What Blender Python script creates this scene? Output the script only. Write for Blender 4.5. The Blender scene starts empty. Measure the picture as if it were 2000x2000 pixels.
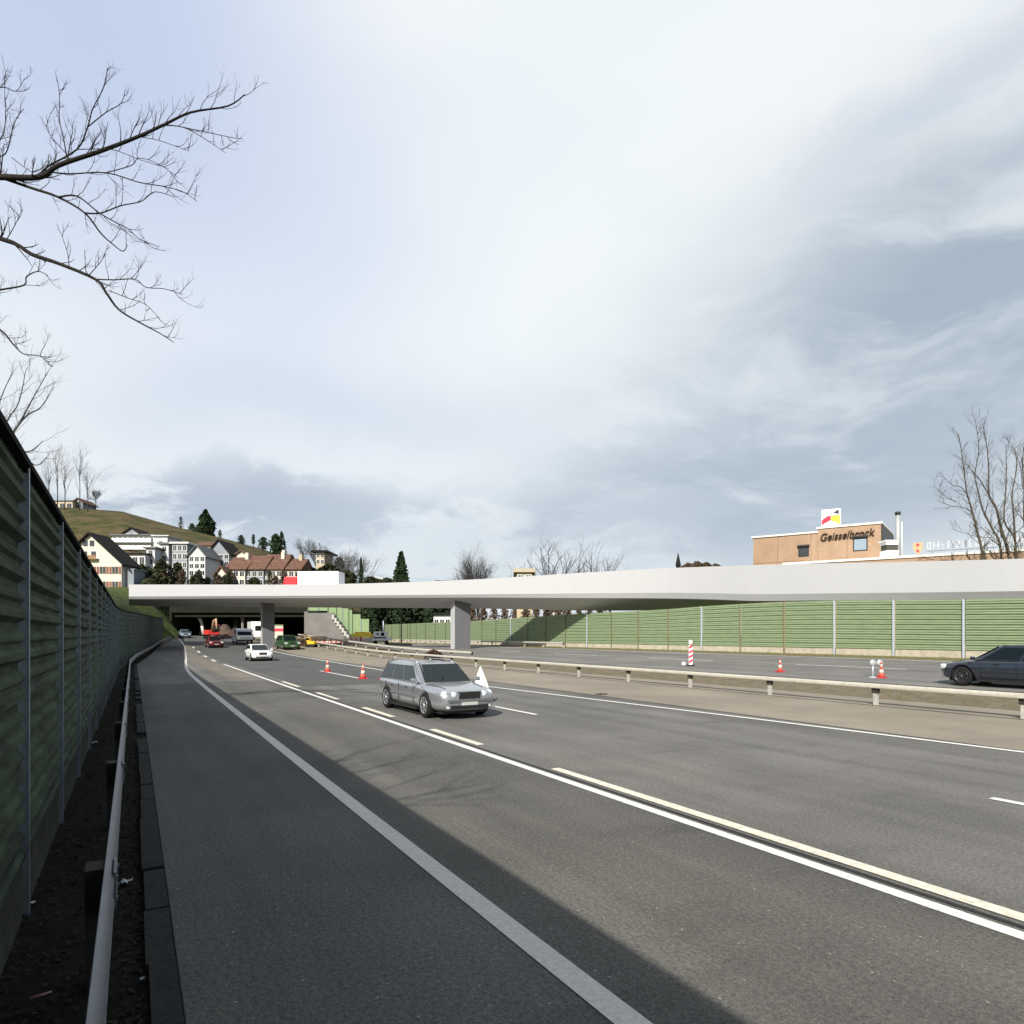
import bpy, bmesh, math, random
from mathutils import Vector, Matrix
R = math.radians
scene = bpy.context.scene
COL = scene.collection
# ------------------------------------------------------------------ camera
EYE = 2.2
cam = bpy.data.cameras.new('camera'); camo = bpy.data.objects.new('camera', cam); COL.objects.link(camo)
camo.location = (0, 0, EYE); camo.rotation_euler = (R(90), 0, 0)
cam.lens = 23.4; cam.sensor_width = 36; cam.shift_y = 0.12; cam.clip_start = 0.05; cam.clip_end = 9000
scene.camera = camo
# ------------------------------------------------------------------ sun and sky
SUN_EL, SUN_X, SUN_Y = 35.0, -0.30, -0.954
h = math.cos(R(SUN_EL))
sd = Vector((SUN_X*h, SUN_Y*h, math.sin(R(SUN_EL)))).normalized()
sl = bpy.data.lights.new('sun', 'SUN'); sl.energy = 5.0; sl.angle = R(0.6); sl.color = (1, .95, .86)
so = bpy.data.objects.new('sun', sl); COL.objects.link(so); so.rotation_euler = sd.to_track_quat('Z', 'Y').to_euler()
scene.view_settings.view_transform = 'Standard'; scene.view_settings.look = 'None'
scene.view_settings.exposure = 0.4; scene.view_settings.gamma = 1

def direction(x, y):
    d = Vector(((x-966)/1256, 1, (1198-y)/1256)).normalized()
    return d.x/(1+d.y), d.z/(1+d.y)

def build_world():
    w = bpy.data.worlds.new('World'); scene.world = w; w.use_nodes = True
    nt = w.node_tree; N = nt.nodes; L = nt.links; N.clear()
    out = N.new('ShaderNodeOutputWorld')
    sky = N.new('ShaderNodeTexSky'); sky.sky_type = 'NISHITA'; sky.sun_disc = False
    sky.sun_elevation = R(SUN_EL); sky.sun_rotation = math.atan2(SUN_X, SUN_Y)
    sky.air_density = 1.0; sky.dust_density = 1.5
    tc = N.new('ShaderNodeTexCoord'); sp = N.new('ShaderNodeSeparateXYZ'); L.new(tc.outputs['Generated'], sp.inputs[0])
    def M(op, a, b=None, c=None, clamp=False):
        n = N.new('ShaderNodeMath'); n.operation = op; n.use_clamp = clamp
        for i, v in enumerate((a, b, c)):
            if v is None: continue
            if isinstance(v, (int, float)): n.inputs[i].default_value = v
            else: L.new(v, n.inputs[i])
        return n.outputs[0]
    y1 = M('MAXIMUM', M('ADD', sp.outputs[1], 1.0), 0.05)
    a = M('DIVIDE', sp.outputs[0], y1); b = M('DIVIDE', sp.outputs[2], y1)
    cb = N.new('ShaderNodeCombineXYZ'); L.new(a, cb.inputs[0]); L.new(b, cb.inputs[1])
    def noise(vec, scale, det=6, rough=.55, rot=0, sx=1, sy=1, off=0, dist=0):
        mp = N.new('ShaderNodeMapping'); L.new(vec, mp.inputs[0])
        mp.inputs['Rotation'].default_value = (0, 0, R(rot)); mp.inputs['Scale'].default_value = (sx, sy, 1)
        mp.inputs['Location'].default_value = (off, off*.7, 0)
        n = N.new('ShaderNodeTexNoise'); L.new(mp.outputs[0], n.inputs[0]); n.inputs['Scale'].default_value = scale
        n.inputs['Detail'].default_value = det; n.inputs['Roughness'].default_value = rough; n.inputs['Distortion'].default_value = dist
        return n
    # warped coordinates so that the cloud banks get ragged outlines
    wn = noise(cb.outputs[0], 3.2, 5, .55)
    vs = N.new('ShaderNodeVectorMath'); vs.operation = 'SUBTRACT'; L.new(wn.outputs['Color'], vs.inputs[0]); vs.inputs[1].default_value = (.5, .5, .5)
    vm = N.new('ShaderNodeVectorMath'); vm.operation = 'SCALE'; L.new(vs.outputs[0], vm.inputs[0]); vm.inputs['Scale'].default_value = .13
    va = N.new('ShaderNodeVectorMath'); va.operation = 'ADD'; L.new(cb.outputs[0], va.inputs[0]); L.new(vm.outputs[0], va.inputs[1])
    ws = N.new('ShaderNodeSeparateXYZ'); L.new(va.outputs[0], ws.inputs[0]); wa, wb = ws.outputs[0], ws.outputs[1]
    def blob(px, py, rx, ry, ang, soft=1.0):
        cx, cy = direction(px, py); k = 1/1256/2*1.0
        ex, ey = rx*k, ry*k; c, s = math.cos(R(ang)), math.sin(R(ang))
        dx = M('SUBTRACT', wa, cx); dy = M('SUBTRACT', wb, cy)
        p = M('DIVIDE', M('ADD', M('MULTIPLY', dx, c), M('MULTIPLY', dy, s)), ex)
        q = M('DIVIDE', M('SUBTRACT', M('MULTIPLY', dy, c), M('MULTIPLY', dx, s)), ey)
        r2 = M('ADD', M('MULTIPLY', p, p), M('MULTIPLY', q, q))
        return M('POWER', 2.718, M('MULTIPLY', M('POWER', r2, soft), -1.0))
    def ramp(x, lo, hi):
        n = N.new('ShaderNodeMapRange'); n.interpolation_type = 'SMOOTHSTEP'; L.new(x, n.inputs[0])
        n.inputs[1].default_value = lo; n.inputs[2].default_value = hi; return n.outputs[0]
    def mixc(fac, c1, c2):
        m = N.new('ShaderNodeMix'); m.data_type = 'RGBA'; m.clamp_factor = True
        if isinstance(fac, float): m.inputs[0].default_value = fac
        else: L.new(fac, m.inputs[0])
        for s, c in ((m.inputs[6], c1), (m.inputs[7], c2)):
            if isinstance(c, tuple): s.default_value = (*c, 1)
            else: L.new(c, s)
        return m.outputs[2]
    streak = noise(va.outputs[0], 3.0, 8, .58, rot=-22, sx=1, sy=3.6, off=3, dist=.4).outputs['Fac']
    streak2 = noise(va.outputs[0], 7.0, 8, .6, rot=-14, sx=1, sy=3.0, off=9, dist=.3).outputs['Fac']
    puff = noise(va.outputs[0], 9.0, 9, .62, sx=1, sy=2.2, off=5, dist=.2).outputs['Fac']
    wash = noise(va.outputs[0], 1.6, 5, .5, off=1, rot=-30, sy=1.7).outputs['Fac']
    base = mixc(ramp(wash, .35, .65), (.81, .875, .925), (.89, .935, .955))
    base = mixc(M('MULTIPLY', blob(480, 330, 620, 130, 47), .75), base, (.96, .97, .965))      # bright band
    base = mixc(M('MULTIPLY', blob(1800, 110, 260, 160, 20), M('MULTIPLY', ramp(puff, .35, .6), .8)), base, (.92, .93, .93))
    g1 = M('MULTIPLY', blob(1790, 630, 660, 300, 32, 1.4), M('ADD', M('MULTIPLY', ramp(streak, .40, .56), .65), .38))
    base = mixc(g1, base, (.39, .47, .56))
    g1b = M('MULTIPLY', blob(1560, 850, 600, 150, 14, 1.3), M('MULTIPLY', ramp(streak2, .40, .56), .85))
    base = mixc(g1b, base, (.43, .51, .60))
    g1c = M('MULTIPLY', blob(1760, 205, 200, 45, 30), .55)
    base = mixc(g1c, base, (.55, .63, .75))
    g2 = M('MULTIPLY', blob(640, 775, 520, 80, 0), .5); base = mixc(g2, base, (.56, .64, .77))
    g3 = M('MULTIPLY', blob(560, 1000, 900, 100, 0, 1.6), M('ADD', M('MULTIPLY', ramp(puff, .46, .56), .5), .22))
    base = mixc(g3, base, (.47, .555, .65))
    g3b = M('MULTIPLY', blob(380, 925, 330, 60, -6, 1.5), M('MULTIPLY', ramp(puff, .42, .56), .75))
    base = mixc(g3b, base, (.42, .49, .60))
    # blue gap, where the clear sky itself shows through the cloud sheet
    bs = N.new('ShaderNodeBackground'); L.new(sky.outputs[0], bs.inputs[0]); bs.inputs[1].default_value = .09
    bc = N.new('ShaderNodeBackground'); L.new(mixc(M('MULTIPLY', blob(90, 30, 520, 330, -38, 1.5), .8), base, (.58, .68, .93)), bc.inputs[0]); bc.inputs[1].default_value = .78
    ms = N.new('ShaderNodeMixShader'); ahead = ramp(sp.outputs[1], -.05, .35)      # cloud bank only ahead; unseen sky overhead and behind kept clear to deepen shade
    cover = M('MULTIPLY', ahead, M('SUBTRACT', .97, M('MULTIPLY', blob(90, 30, 520, 330, -38, 1.5), .15)))
    L.new(cover, ms.inputs[0]); L.new(bs.outputs[0], ms.inputs[1]); L.new(bc.outputs[0], ms.inputs[2])
    L.new(ms.outputs[0], out.inputs[0])
build_world()

# ------------------------------------------------------------------ materials
MATS = {}
def mat(name, col, rough=.8, metal=0, var=.0, scale=4, col2=None, bump=0, bscale=40, coord='Object', spec=None, emit=None, stretch=None, coat=0):
    if name in MATS: return MATS[name]
    m = bpy.data.materials.new(name); m.use_nodes = True; nt = m.node_tree; N = nt.nodes; L = nt.links
    b = N['Principled BSDF']; b.inputs['Base Color'].default_value = (*col, 1)
    b.inputs['Roughness'].default_value = rough; b.inputs['Metallic'].default_value = metal
    if spec is None and rough > .55: spec = .12 if max(col) < .09 else .3
    if spec is not None: b.inputs['Specular IOR Level'].default_value = spec
    if coat: b.inputs['Coat Weight'].default_value = coat; b.inputs['Coat Roughness'].default_value = .05
    if emit: b.inputs['Emission Color'].default_value = (*emit[0], 1); b.inputs['Emission Strength'].default_value = emit[1]
    if var or col2 or bump:
        tc = N.new('ShaderNodeTexCoord'); mp = N.new('ShaderNodeMapping'); L.new(tc.outputs[coord], mp.inputs[0])
        if stretch: mp.inputs['Scale'].default_value = stretch
    if var or col2:
        n = N.new('ShaderNodeTexNoise'); n.inputs['Scale'].default_value = scale; n.inputs['Detail'].default_value = 8
        n.inputs['Roughness'].default_value = .65
        L.new(mp.outputs[0], n.inputs[0])
        r = N.new('ShaderNodeValToRGB'); L.new(n.outputs['Fac'], r.inputs[0])
        c2 = col2 or tuple(min(1, c*(1+var)) for c in col); c1 = col if col2 else tuple(c*(1-var) for c in col)
        r.color_ramp.elements[0].position = .32; r.color_ramp.elements[1].position = .68
        r.color_ramp.elements[0].color = (*c1, 1); r.color_ramp.elements[1].color = (*c2, 1)
        L.new(r.outputs[0], b.inputs['Base Color'])
    if bump:
        n2 = N.new('ShaderNodeTexNoise'); n2.inputs['Scale'].default_value = bscale; n2.inputs['Detail'].default_value = 5
        L.new(mp.outputs[0], n2.inputs[0]); bp = N.new('ShaderNodeBump'); bp.inputs['Strength'].default_value = bump
        bp.inputs['Distance'].default_value = .02; L.new(n2.outputs['Fac'], bp.inputs['Height']); L.new(bp.outputs[0], b.inputs['Normal'])
    MATS[name] = m; return m

def asphalt(name, base, tint, tracks=True):
    """worn asphalt: grain, blotches, long wheel tracks; UV is metres along and across the road"""
    m = bpy.data.materials.new(name); m.use_nodes = True; nt = m.node_tree; N = nt.nodes; L = nt.links
    b = N['Principled BSDF']; b.inputs['Roughness'].default_value = .9; b.inputs['Specular IOR Level'].default_value = .15
    tc = N.new('ShaderNodeTexCoord')
    def noise(scale, det=4, st=(1, 1, 1), rough=.6, off=0):
        mp = N.new('ShaderNodeMapping'); L.new(tc.outputs['UV'], mp.inputs[0]); mp.inputs['Scale'].default_value = st
        mp.inputs['Location'].default_value = (off, off, 0)
        n = N.new('ShaderNodeTexNoise'); n.inputs['Scale'].default_value = scale; n.inputs['Detail'].default_value = det
        n.inputs['Roughness'].default_value = rough; L.new(mp.outputs[0], n.inputs[0]); return n.outputs['Fac']
    def ramp(x, p0, p1, v0, v1):
        n = N.new('ShaderNodeMapRange'); L.new(x, n.inputs[0]); n.inputs[1].default_value = p0; n.inputs[2].default_value = p1
        n.inputs[3].default_value = v0; n.inputs[4].default_value = v1; return n.outputs[0]
    def mul(a_, b_):
        n = N.new('ShaderNodeMath'); n.operation = 'MULTIPLY'; L.new(a_, n.inputs[0]); L.new(b_, n.inputs[1]); return n.outputs[0]
    f = ramp(noise(26, 4, rough=.85), .3, .7, .5, 1.5)                     # aggregate
    f = mul(f, ramp(noise(75, 2, off=5), .35, .72, .72, 1.36))
    f = mul(f, ramp(noise(.35, 6, (1, .9, 1), off=2), .3, .7, .84, 1.14))          # broad blotches
    if tracks:
        f = mul(f, ramp(noise(.8, 5, (.06, 1, 1), off=7), .36, .64, .80, 1.12))   # wheel paths along the road
        f = mul(f, ramp(noise(2.2, 5, (.5, .18, 1), off=11), .56, .74, 1.0, .8))     # scuffs across
    # pale stone chips
    v = N.new('ShaderNodeTexVoronoi'); v.inputs['Scale'].default_value = 14; L.new(tc.outputs['UV'], v.inputs[0])
    chip = ramp(v.outputs['Distance'], .10, .16, 1, 0)
    v2 = noise(13, 2, off=3); chip = mul(chip, ramp(v2, .54, .60, 0, 1))
    hs = N.new('ShaderNodeVectorMath'); hs.operation = 'SCALE'; hs.inputs[0].default_value = base; L.new(f, hs.inputs['Scale'])
    mx = N.new('ShaderNodeMix'); mx.data_type = 'RGBA'; L.new(ramp(noise(.5, 4, (.3, 1, 1), off=20), .4, .65, 0, .8), mx.inputs[0])
    L.new(hs.outputs[0], mx.inputs[6])
    hs2 = N.new('ShaderNodeVectorMath'); hs2.operation = 'SCALE'; hs2.inputs[0].default_value = tint; L.new(f, hs2.inputs['Scale'])
    L.new(hs2.outputs[0], mx.inputs[7])
    m2 = N.new('ShaderNodeMix'); m2.data_type = 'RGBA'; L.new(chip, m2.inputs[0]); L.new(mx.outputs[2], m2.inputs[6]); m2.inputs[7].default_value = (.3, .29, .26, 1)
    L.new(m2.outputs[2], b.inputs['Base Color'])
    bp = N.new('ShaderNodeBump'); bp.inputs['Strength'].default_value = .35; bp.inputs['Distance'].default_value = .01
    L.new(noise(90, 4, rough=.8), bp.inputs['Height']); L.new(bp.outputs[0], b.inputs['Normal'])
    return m

# ------------------------------------------------------------------ mesh helper
class MB:
    def __init__(s): s.v = []; s.f = []; s.uv = None; s.sm = []
    def add(s, vs, fs, sm=False):
        o = len(s.v); s.v += [tuple(p) for p in vs]; s.f += [tuple(i+o for i in f) for f in fs]; s.sm += [sm]*len(fs); return s
    def box(s, a, b, mtx=None):
        x0, y0, z0 = a; x1, y1, z1 = b
        vs = [Vector(p) for p in ((x0,y0,z0),(x1,y0,z0),(x1,y1,z0),(x0,y1,z0),(x0,y0,z1),(x1,y0,z1),(x1,y1,z1),(x0,y1,z1))]
        if mtx: vs = [mtx @ p for p in vs]
        return s.add(vs, ((0,3,2,1),(4,5,6,7),(0,1,5,4),(1,2,6,5),(2,3,7,6),(3,0,4,7)))
    def cbox(s, c, d, mtx=None):
        return s.box([c[i]-d[i]/2 for i in range(3)], [c[i]+d[i]/2 for i in range(3)], mtx)
    def prism(s, poly, y0, y1, mtx=None):
        """poly in x,z extruded along y"""
        n = len(poly); vs = [Vector((p[0], y0, p[1])) for p in poly]+[Vector((p[0], y1, p[1])) for p in poly]
        if mtx: vs = [mtx @ p for p in vs]
        return s.add(vs, [tuple(range(n)), tuple(range(2*n-1, n-1, -1))]+[(i, i+n, (i+1) % n+n, (i+1) % n) for i in range(n)])
    def tube(s, pts, rad, k=6, sm=True, cap=True):
        pts = [Vector(p) for p in pts]; n = len(pts)
        if n < 2: return s
        if isinstance(rad, (int, float)): rad = [rad]*n
        vs = []; t0 = (pts[1]-pts[0]).normalized()
        up = Vector((0, 0, 1)) if abs(t0.z) < .9 else Vector((1, 0, 0))
        a = t0.cross(up).normalized()
        for i, p in enumerate(pts):
            t = (pts[min(i+1, n-1)]-pts[max(i-1, 0)]).normalized()
            a = (a-t*a.dot(t))
            a = a.normalized() if a.length > 1e-6 else t.orthogonal().normalized()
            b = t.cross(a)
            for j in range(k):
                q = 2*math.pi*j/k; vs.append(p+(a*math.cos(q)+b*math.sin(q))*rad[i])
        fs = [(i*k+j, i*k+(j+1) % k, (i+1)*k+(j+1) % k, (i+1)*k+j) for i in range(n-1) for j in range(k)]
        if cap: fs += [tuple(range(k-1, -1, -1)), tuple((n-1)*k+j for j in range(k))]
        return s.add(vs, fs, sm)
    def lathe(s, prof, k=20, mtx=None, sm=True):
        """prof: (r, z) pairs round z"""
        vs = []; n = len(prof)
        for r, z in prof:
            for j in range(k):
                q = 2*math.pi*j/k; p = Vector((r*math.cos(q), r*math.sin(q), z)); vs.append(mtx @ p if mtx else p)
        fs = [(i*k+j, i*k+(j+1) % k, (i+1)*k+(j+1) % k, (i+1)*k+j) for i in range(n-1) for j in range(k)]
        fs += [tuple(range(k-1, -1, -1)), tuple((n-1)*k+j for j in range(k))]
        return s.add(vs, fs, sm)
    def build(s, name, m=None, parent=None, **props):
        me = bpy.data.meshes.new(name); me.from_pydata(s.v, [], s.f); me.update()
        if any(s.sm): me.polygons.foreach_set('use_smooth', s.sm)
        if s.uv:
            ul = me.uv_layers.new(name='UVMap')
            for lp in me.loops: ul.data[lp.index].uv = s.uv[lp.vertex_index]
        if m: me.materials.append(m)
        o = bpy.data.objects.new(name, me); COL.objects.link(o)
        if parent:
            o.parent = parent; o.matrix_parent_inverse = parent.matrix_basis.inverted() if props.pop('world', False) else Matrix()
        else: props.pop('world', None)
        for k_, v_ in props.items(): o[k_] = v_
        return o
def thing(name, label, cat, loc=(0,0,0), rotz=0, group=None):
    o = bpy.data.objects.new(name, None); COL.objects.link(o); o.location = loc; o.rotation_euler = (0, 0, rotz)
    o['label'] = label; o['category'] = cat
    if group: o['group'] = group
    o.empty_display_size = .3
    return o
def dup(root, loc, rotz, label, group=None):
    r = root.copy(); COL.objects.link(r); r.location = loc; r.rotation_euler = (0, 0, rotz); r['label'] = label
    if group: r['group'] = group
    for ch in list(root.children):
        c = ch.copy(); COL.objects.link(c); c.parent = r
        for g_ in ch.children:
            d = g_.copy(); COL.objects.link(d); d.parent = c
    return r
def modified(o, bevel=0, seg=2, subsurf=0, cut=None):
    if subsurf:
        m = o.modifiers.new('s', 'SUBSURF'); m.levels = m.render_levels = subsurf
    if bevel:
        m = o.modifiers.new('b', 'BEVEL'); m.width = bevel; m.segments = seg; m.limit_method = 'ANGLE'; m.angle_limit = R(35)
    if cut:
        m = o.modifiers.new('c', 'BOOLEAN'); m.object = cut; m.operation = 'DIFFERENCE'; m.solver = 'EXACT'
    bpy.context.view_layer.update()
    dg = bpy.context.evaluated_depsgraph_get()
    me = bpy.data.meshes.new_from_object(o.evaluated_get(dg)); o.modifiers.clear(); o.data = me
    return o

# ------------------------------------------------------------------ lie of the land
CA, SA = .869, .495                       # the road runs away to the left of the view
def SN(s, n): return (CA*n-SA*s, SA*n+CA*s)
def toSN(X, Y): return (-SA*X+CA*Y, CA*X+SA*Y)
def lerp_tab(t, x):
    if x <= t[0][0]: return t[0][1]
    for (a, b), (c, d) in zip(t, t[1:]):
        if x <= c: return b+(d-b)*(x-a)/(c-a)
    return t[-1][1]
def ss(a, b, x):
    t = min(1, max(0, (x-a)/(b-a))); return t*t*(3-2*t)
def grade(Y):
    if Y < 55: return 0
    if Y < 75: return .035*(Y-55)**2/40
    if Y < 125: return .35+.035*(Y-75)
    return 2.1
def cross(n): return lerp_tab(((22.3,0),(24.4,.33),(38.5,.8),(40.5,.88),(60,.9)), n)
WALLN = ((42,-.78),(50,-.5),(62,.3),(84,2.0),(98,3.2),(113,4.4))
BANKN = ((42,-2.8),(50,-2.5),(62,-1.7),(84,0),(98,1.4),(108,2.6),(113,5.0),(117,6.2),(150,6.5))
def WTOP(Y): return lerp_tab(((0,3.58),(33,3.66),(60,4.2),(84,4.6),(115,5.05)), Y)
def hill_e(u): return lerp_tab(((-.9,.19),(-.67,.186),(-.586,.18),(-.506,.158),(-.427,.139),(-.371,.124),(-.323,.104),(-.283,.083),(-.25,.067),(-.21,.045),(-.17,.02),(-.13,0)), u)
def H(X, Y):
    s, n = toSN(X, Y)
    z = grade(Y)*(1-ss(22, 36, n))+cross(n)
    nw = lerp_tab(WALLN, Y)
    d = lerp_tab(BANKN, Y)-n
    if d > 0 and Y > 0:
        b0 = (WTOP(Y)-grade(Y)-.35)*ss(55, 75, Y)
        z = max(z, grade(Y)+b0*min(1, .35+d)+min(d*.9, lerp_tab(((0,0),(30,.4),(45,1.4),(60,2.2),(75,3.0),(100,4.5),(125,6.5)), Y)))
    if Y > 100:
        u = X/Y; e = hill_e(u)
        corridor = d <= 0
        t = ss(100, 232, Y)
        zh = 2.2+e*232*t if Y < 232 else 2.2+e*232*(1+(Y-232)*.0006)
        if Y > 260: zh = 2.2+(zh-2.2)*max(0, 1-(Y-260)/900)
        if corridor:
            if Y > 150: z = z+(max(z, zh)-z)*ss(150, 160, Y)
        else: z = max(z, zh)
    return z
def P(x, y, d): return Vector(((x-966)/1256*d, d, EYE+(1198-y)*d/1256))
def Z(y, d): return EYE+(1198-y)*d/1256
def G(x, y, dz=0, start=2.0):
    """the point of the ground (raised by dz) on the sight line through x, y"""
    d = start; prev = d
    while d < 400:
        p = P(x, y, d)
        if p.z <= H(p.x, p.y)+dz:
            lo, hi = prev, d
            for _ in range(25):
                m_ = (lo+hi)/2; q = P(x, y, m_)
                if q.z <= H(q.x, q.y)+dz: hi = m_
                else: lo = m_
            return P(x, y, hi)
        prev = d; d += max(.1, d*.006)
    return P(x, y, 200)

# terrain sheet
def axis(lo, hi, flo, fhi, step):
    v = [flo+i*step for i in range(int((fhi-flo)/step)+1)]
    a = flo; st = step
    while a > lo: st *= 1.35; a -= st; v.insert(0, a)
    a = v[-1]; st = step
    while a < hi: st *= 1.35; a += st; v.append(a)
    return v
xs = axis(-4000, 4000, -190, 70, 1.8); ys = axis(-400, 6000, -6, 262, 1.8)
g = MB()
for Y in ys:
    for X in xs:
        s, n = toSN(X, Y); z = H(X, Y)
        if -1.6 < n < 41.5 and Y < 136: z -= .16 if n > lerp_tab(WALLN, Y)-2 else 0
        elif n > 41.5 and Y < 300: z -= .05
        g.v.append((X, Y, z))
nx = len(xs)
g.f = [(j*nx+i, j*nx+i+1, (j+1)*nx+i+1, (j+1)*nx+i) for j in range(len(ys)-1) for i in range(nx-1)]; g.sm = [True]*len(g.f)
mg = mat('hill_grass', (.026, .045, .010), .95, scale=.22, col2=(.140, .098, .052), bump=.8, bscale=2)
def two_fields(m):
    # mown green bank beside the motorway, brown vineyard rows up the hill
    nt = m.node_tree; N = nt.nodes; L = nt.links; b = N['Principled BSDF']; old = b.inputs['Base Color'].links[0].from_socket
    tc = N.new('ShaderNodeTexCoord'); sp = N.new('ShaderNodeSeparateXYZ'); L.new(tc.outputs['Object'], sp.inputs[0])
    r = N.new('ShaderNodeMapRange'); L.new(sp.outputs[1], r.inputs[0]); r.inputs[1].default_value = 126; r.inputs[2].default_value = 136
    w = N.new('ShaderNodeTexWave'); w.inputs['Scale'].default_value = .42; w.inputs['Distortion'].default_value = 3; w.inputs['Detail'].default_value = 4; w.bands_direction = 'DIAGONAL'; L.new(tc.outputs['Object'], w.inputs[0])
    m1 = N.new('ShaderNodeMix'); m1.data_type = 'RGBA'; m1.inputs[0].default_value = .35; m1.blend_type = 'MULTIPLY'; L.new(old, m1.inputs[6]); L.new(w.outputs['Color'], m1.inputs[7])
    n = N.new('ShaderNodeTexNoise'); n.inputs['Scale'].default_value = 1.1; n.inputs['Detail'].default_value = 6; L.new(tc.outputs['Object'], n.inputs[0])
    c = N.new('ShaderNodeValToRGB'); L.new(n.outputs['Fac'], c.inputs[0]); c.color_ramp.elements[0].color = (.045,.06,.014,1); c.color_ramp.elements[1].color = (.10,.125,.045,1); c.color_ramp.elements[0].position = .35; c.color_ramp.elements[1].position = .65
    m2 = N.new('ShaderNodeMix'); m2.data_type = 'RGBA'; L.new(r.outputs[0], m2.inputs[0]); L.new(c.outputs[0], m2.inputs[6]); L.new(m1.outputs[2], m2.inputs[7]); L.new(m2.outputs[2], b.inputs['Base Color'])
two_fields(mg)
g.build('ground', mg, kind='structure')

def ribbon(name, m, n0, n1, s0, s1, dz, dn=1.0, ds=2.0, kind='structure', nf=None, **kw):
    """sheet between offsets n0..n1 (numbers or functions of s) and s0..s1 of the road"""
    b = MB(); b.uv = []
    ns = max(1, int(math.ceil((s1-s0)/ds)))
    f0 = n0 if callable(n0) else (lambda s: n0); f1 = n1 if callable(n1) else (lambda s: n1)
    mid = (s0+s1)/2; k = max(1, int(math.ceil((f1(mid)-f0(mid))/dn)))
    for i in range(ns+1):
        s = s0+(s1-s0)*i/ns; a, c = f0(s), f1(s)
        for j in range(k+1):
            n = a+(c-a)*j/k; X, Y = SN(s, n); b.v.append((X, Y, H2(X, Y, n)+dz)); b.uv.append((s, n))
    b.f = [(i*(k+1)+j, i*(k+1)+j+1, (i+1)*(k+1)+j+1, (i+1)*(k+1)+j) for i in range(ns) for j in range(k)]; b.sm = [True]*len(b.f)
    return b.build(name, m, kind=kind, **kw) if kind else b.build(name, m, **kw)
def H2(X, Y, n): return grade(Y)*(1-ss(22, 36, n))+cross(n)

WALL_S = lambda s: lerp_tab([((y-SA*w)/CA, w) for y, w in WALLN], s)
asph = asphalt('asphalt', (.140, .136, .126), (.168, .162, .147))
asph_new = asphalt('asphalt_dark', (.088, .089, .088), (.098, .098, .094), False)
asph_pale = asphalt('asphalt_pale', (.235, .208, .165), (.26, .23, .18), False)
asph_opp = asphalt('asphalt_far', (.16, .155, .145), (.20, .19, .175))
ribbon('carriageway', asph, lambda s: max(.26, WALL_S(s)+.8), 14.72, -12, 146, 0)
ribbon('entry_lane', asphalt('asphalt_lane_shade', (.106, .102, .092), (.124, .119, .106)), lambda s: max(.265, WALL_S(s)+.82), lambda s: 5.6, -12, 34, .004)  # darker tone stands in for viewing-angle sheen and deepens the wall shade
ribbon('paved_shoulder', asph_pale, 14.72, 22.3, -12, 146, -.002)
ribbon('dark_asphalt_patch', asph_new, 6.35, 14.3, 29, 128, .006)
ribbon('entry_lane_patch', asph_pale and asphalt('asphalt_beige', (.165, .148, .125), (.18, .16, .132)), lambda s: 4.2+ss(60, 95, s)*2.4, 5.7, 36, 96, .005)
med = mat('median_gravel', (.165, .138, .095), .95, scale=2.2, col2=(.10, .085, .055), bump=.6, bscale=25)
ribbon('median_strip', med, 22.3, 24.8, -12, 146, -.012, dn=.6)
ribbon('rail_shadow_strip', mat('rail_shadow', (.035,.03,.026), .9), 20.02, 20.10, -12, 146, .004, dn=.2)  # dark strip paints the guard rail's shadow along the post feet
ribbon('far_carriageway', asph_opp, 24.8, 38.6, -12, 146, 0)
ribbon('far_verge', mat('verge_grass', (.10, .10, .035), .95, scale=3, col2=(.19, .16, .07), bump=.8, bscale=30), 38.6, 42.5, -12, 146, .0)
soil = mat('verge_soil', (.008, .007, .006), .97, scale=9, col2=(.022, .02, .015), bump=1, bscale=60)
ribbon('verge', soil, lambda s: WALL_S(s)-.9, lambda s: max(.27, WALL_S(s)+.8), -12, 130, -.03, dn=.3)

# painted lines
white = mat('road_paint', (.66, .655, .62), .8, var=.22, scale=14, bump=.2, bscale=80)
cream = mat('road_paint_cream', (.62, .585, .48), .8, var=.22, scale=14, bump=.2, bscale=80)
grey_paint = mat('road_paint_worn', (.56, .545, .49), .8, var=.16, scale=34, bump=.2, bscale=80)
def line(name, m, n, w, s0, s1, dz=.011):
    f = n if callable(n) else (lambda s: n)
    return ribbon(name, m, lambda s: f(s)-w/2, lambda s: f(s)+w/2, s0, s1, dz, dn=1, ds=1.0)
NB_ = lambda s: lerp_tab(((0,2.43),(8,2.46),(20,2.55),(40,2.72),(50,3.0),(62,3.9),(80,4.9),(100,6.0),(126,6.7)), s)
NB = lambda s: sum(NB_(s+k*2.5) for k in range(-4, 5))/9
NA = lambda s: lerp_tab(((0,5.62),(30,5.72),(60,5.95),(126,7.2)), s)
line('edge_line', grey_paint, NB, .19, -8, 128)
line('lane_line', white, NA, .15, -8, 54)
for s0, s1 in ((60, 64), (70, 73), (80, 83), (90, 93)): line('lane_dash', white, NA, .22, s0, s1)
s_of = lambda x, y: toSN(*G(x, y)[:2])[0]
line('lane_line', cream, lambda s: NA(s)+.37, .17, -8, s_of(1012, 1455))
for xa, ya, xb, yb in ((785,1379,878,1409),(657,1337,715,1355),(580,1308,615,1321),(515,1287,550,1297)):
    line('lane_dash', cream, lambda s: NA(s)+.37, .17, s_of(xb, yb), s_of(xa, ya))
def n_of(x, y): return toSN(*G(x, y)[:2])[1]
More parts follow.
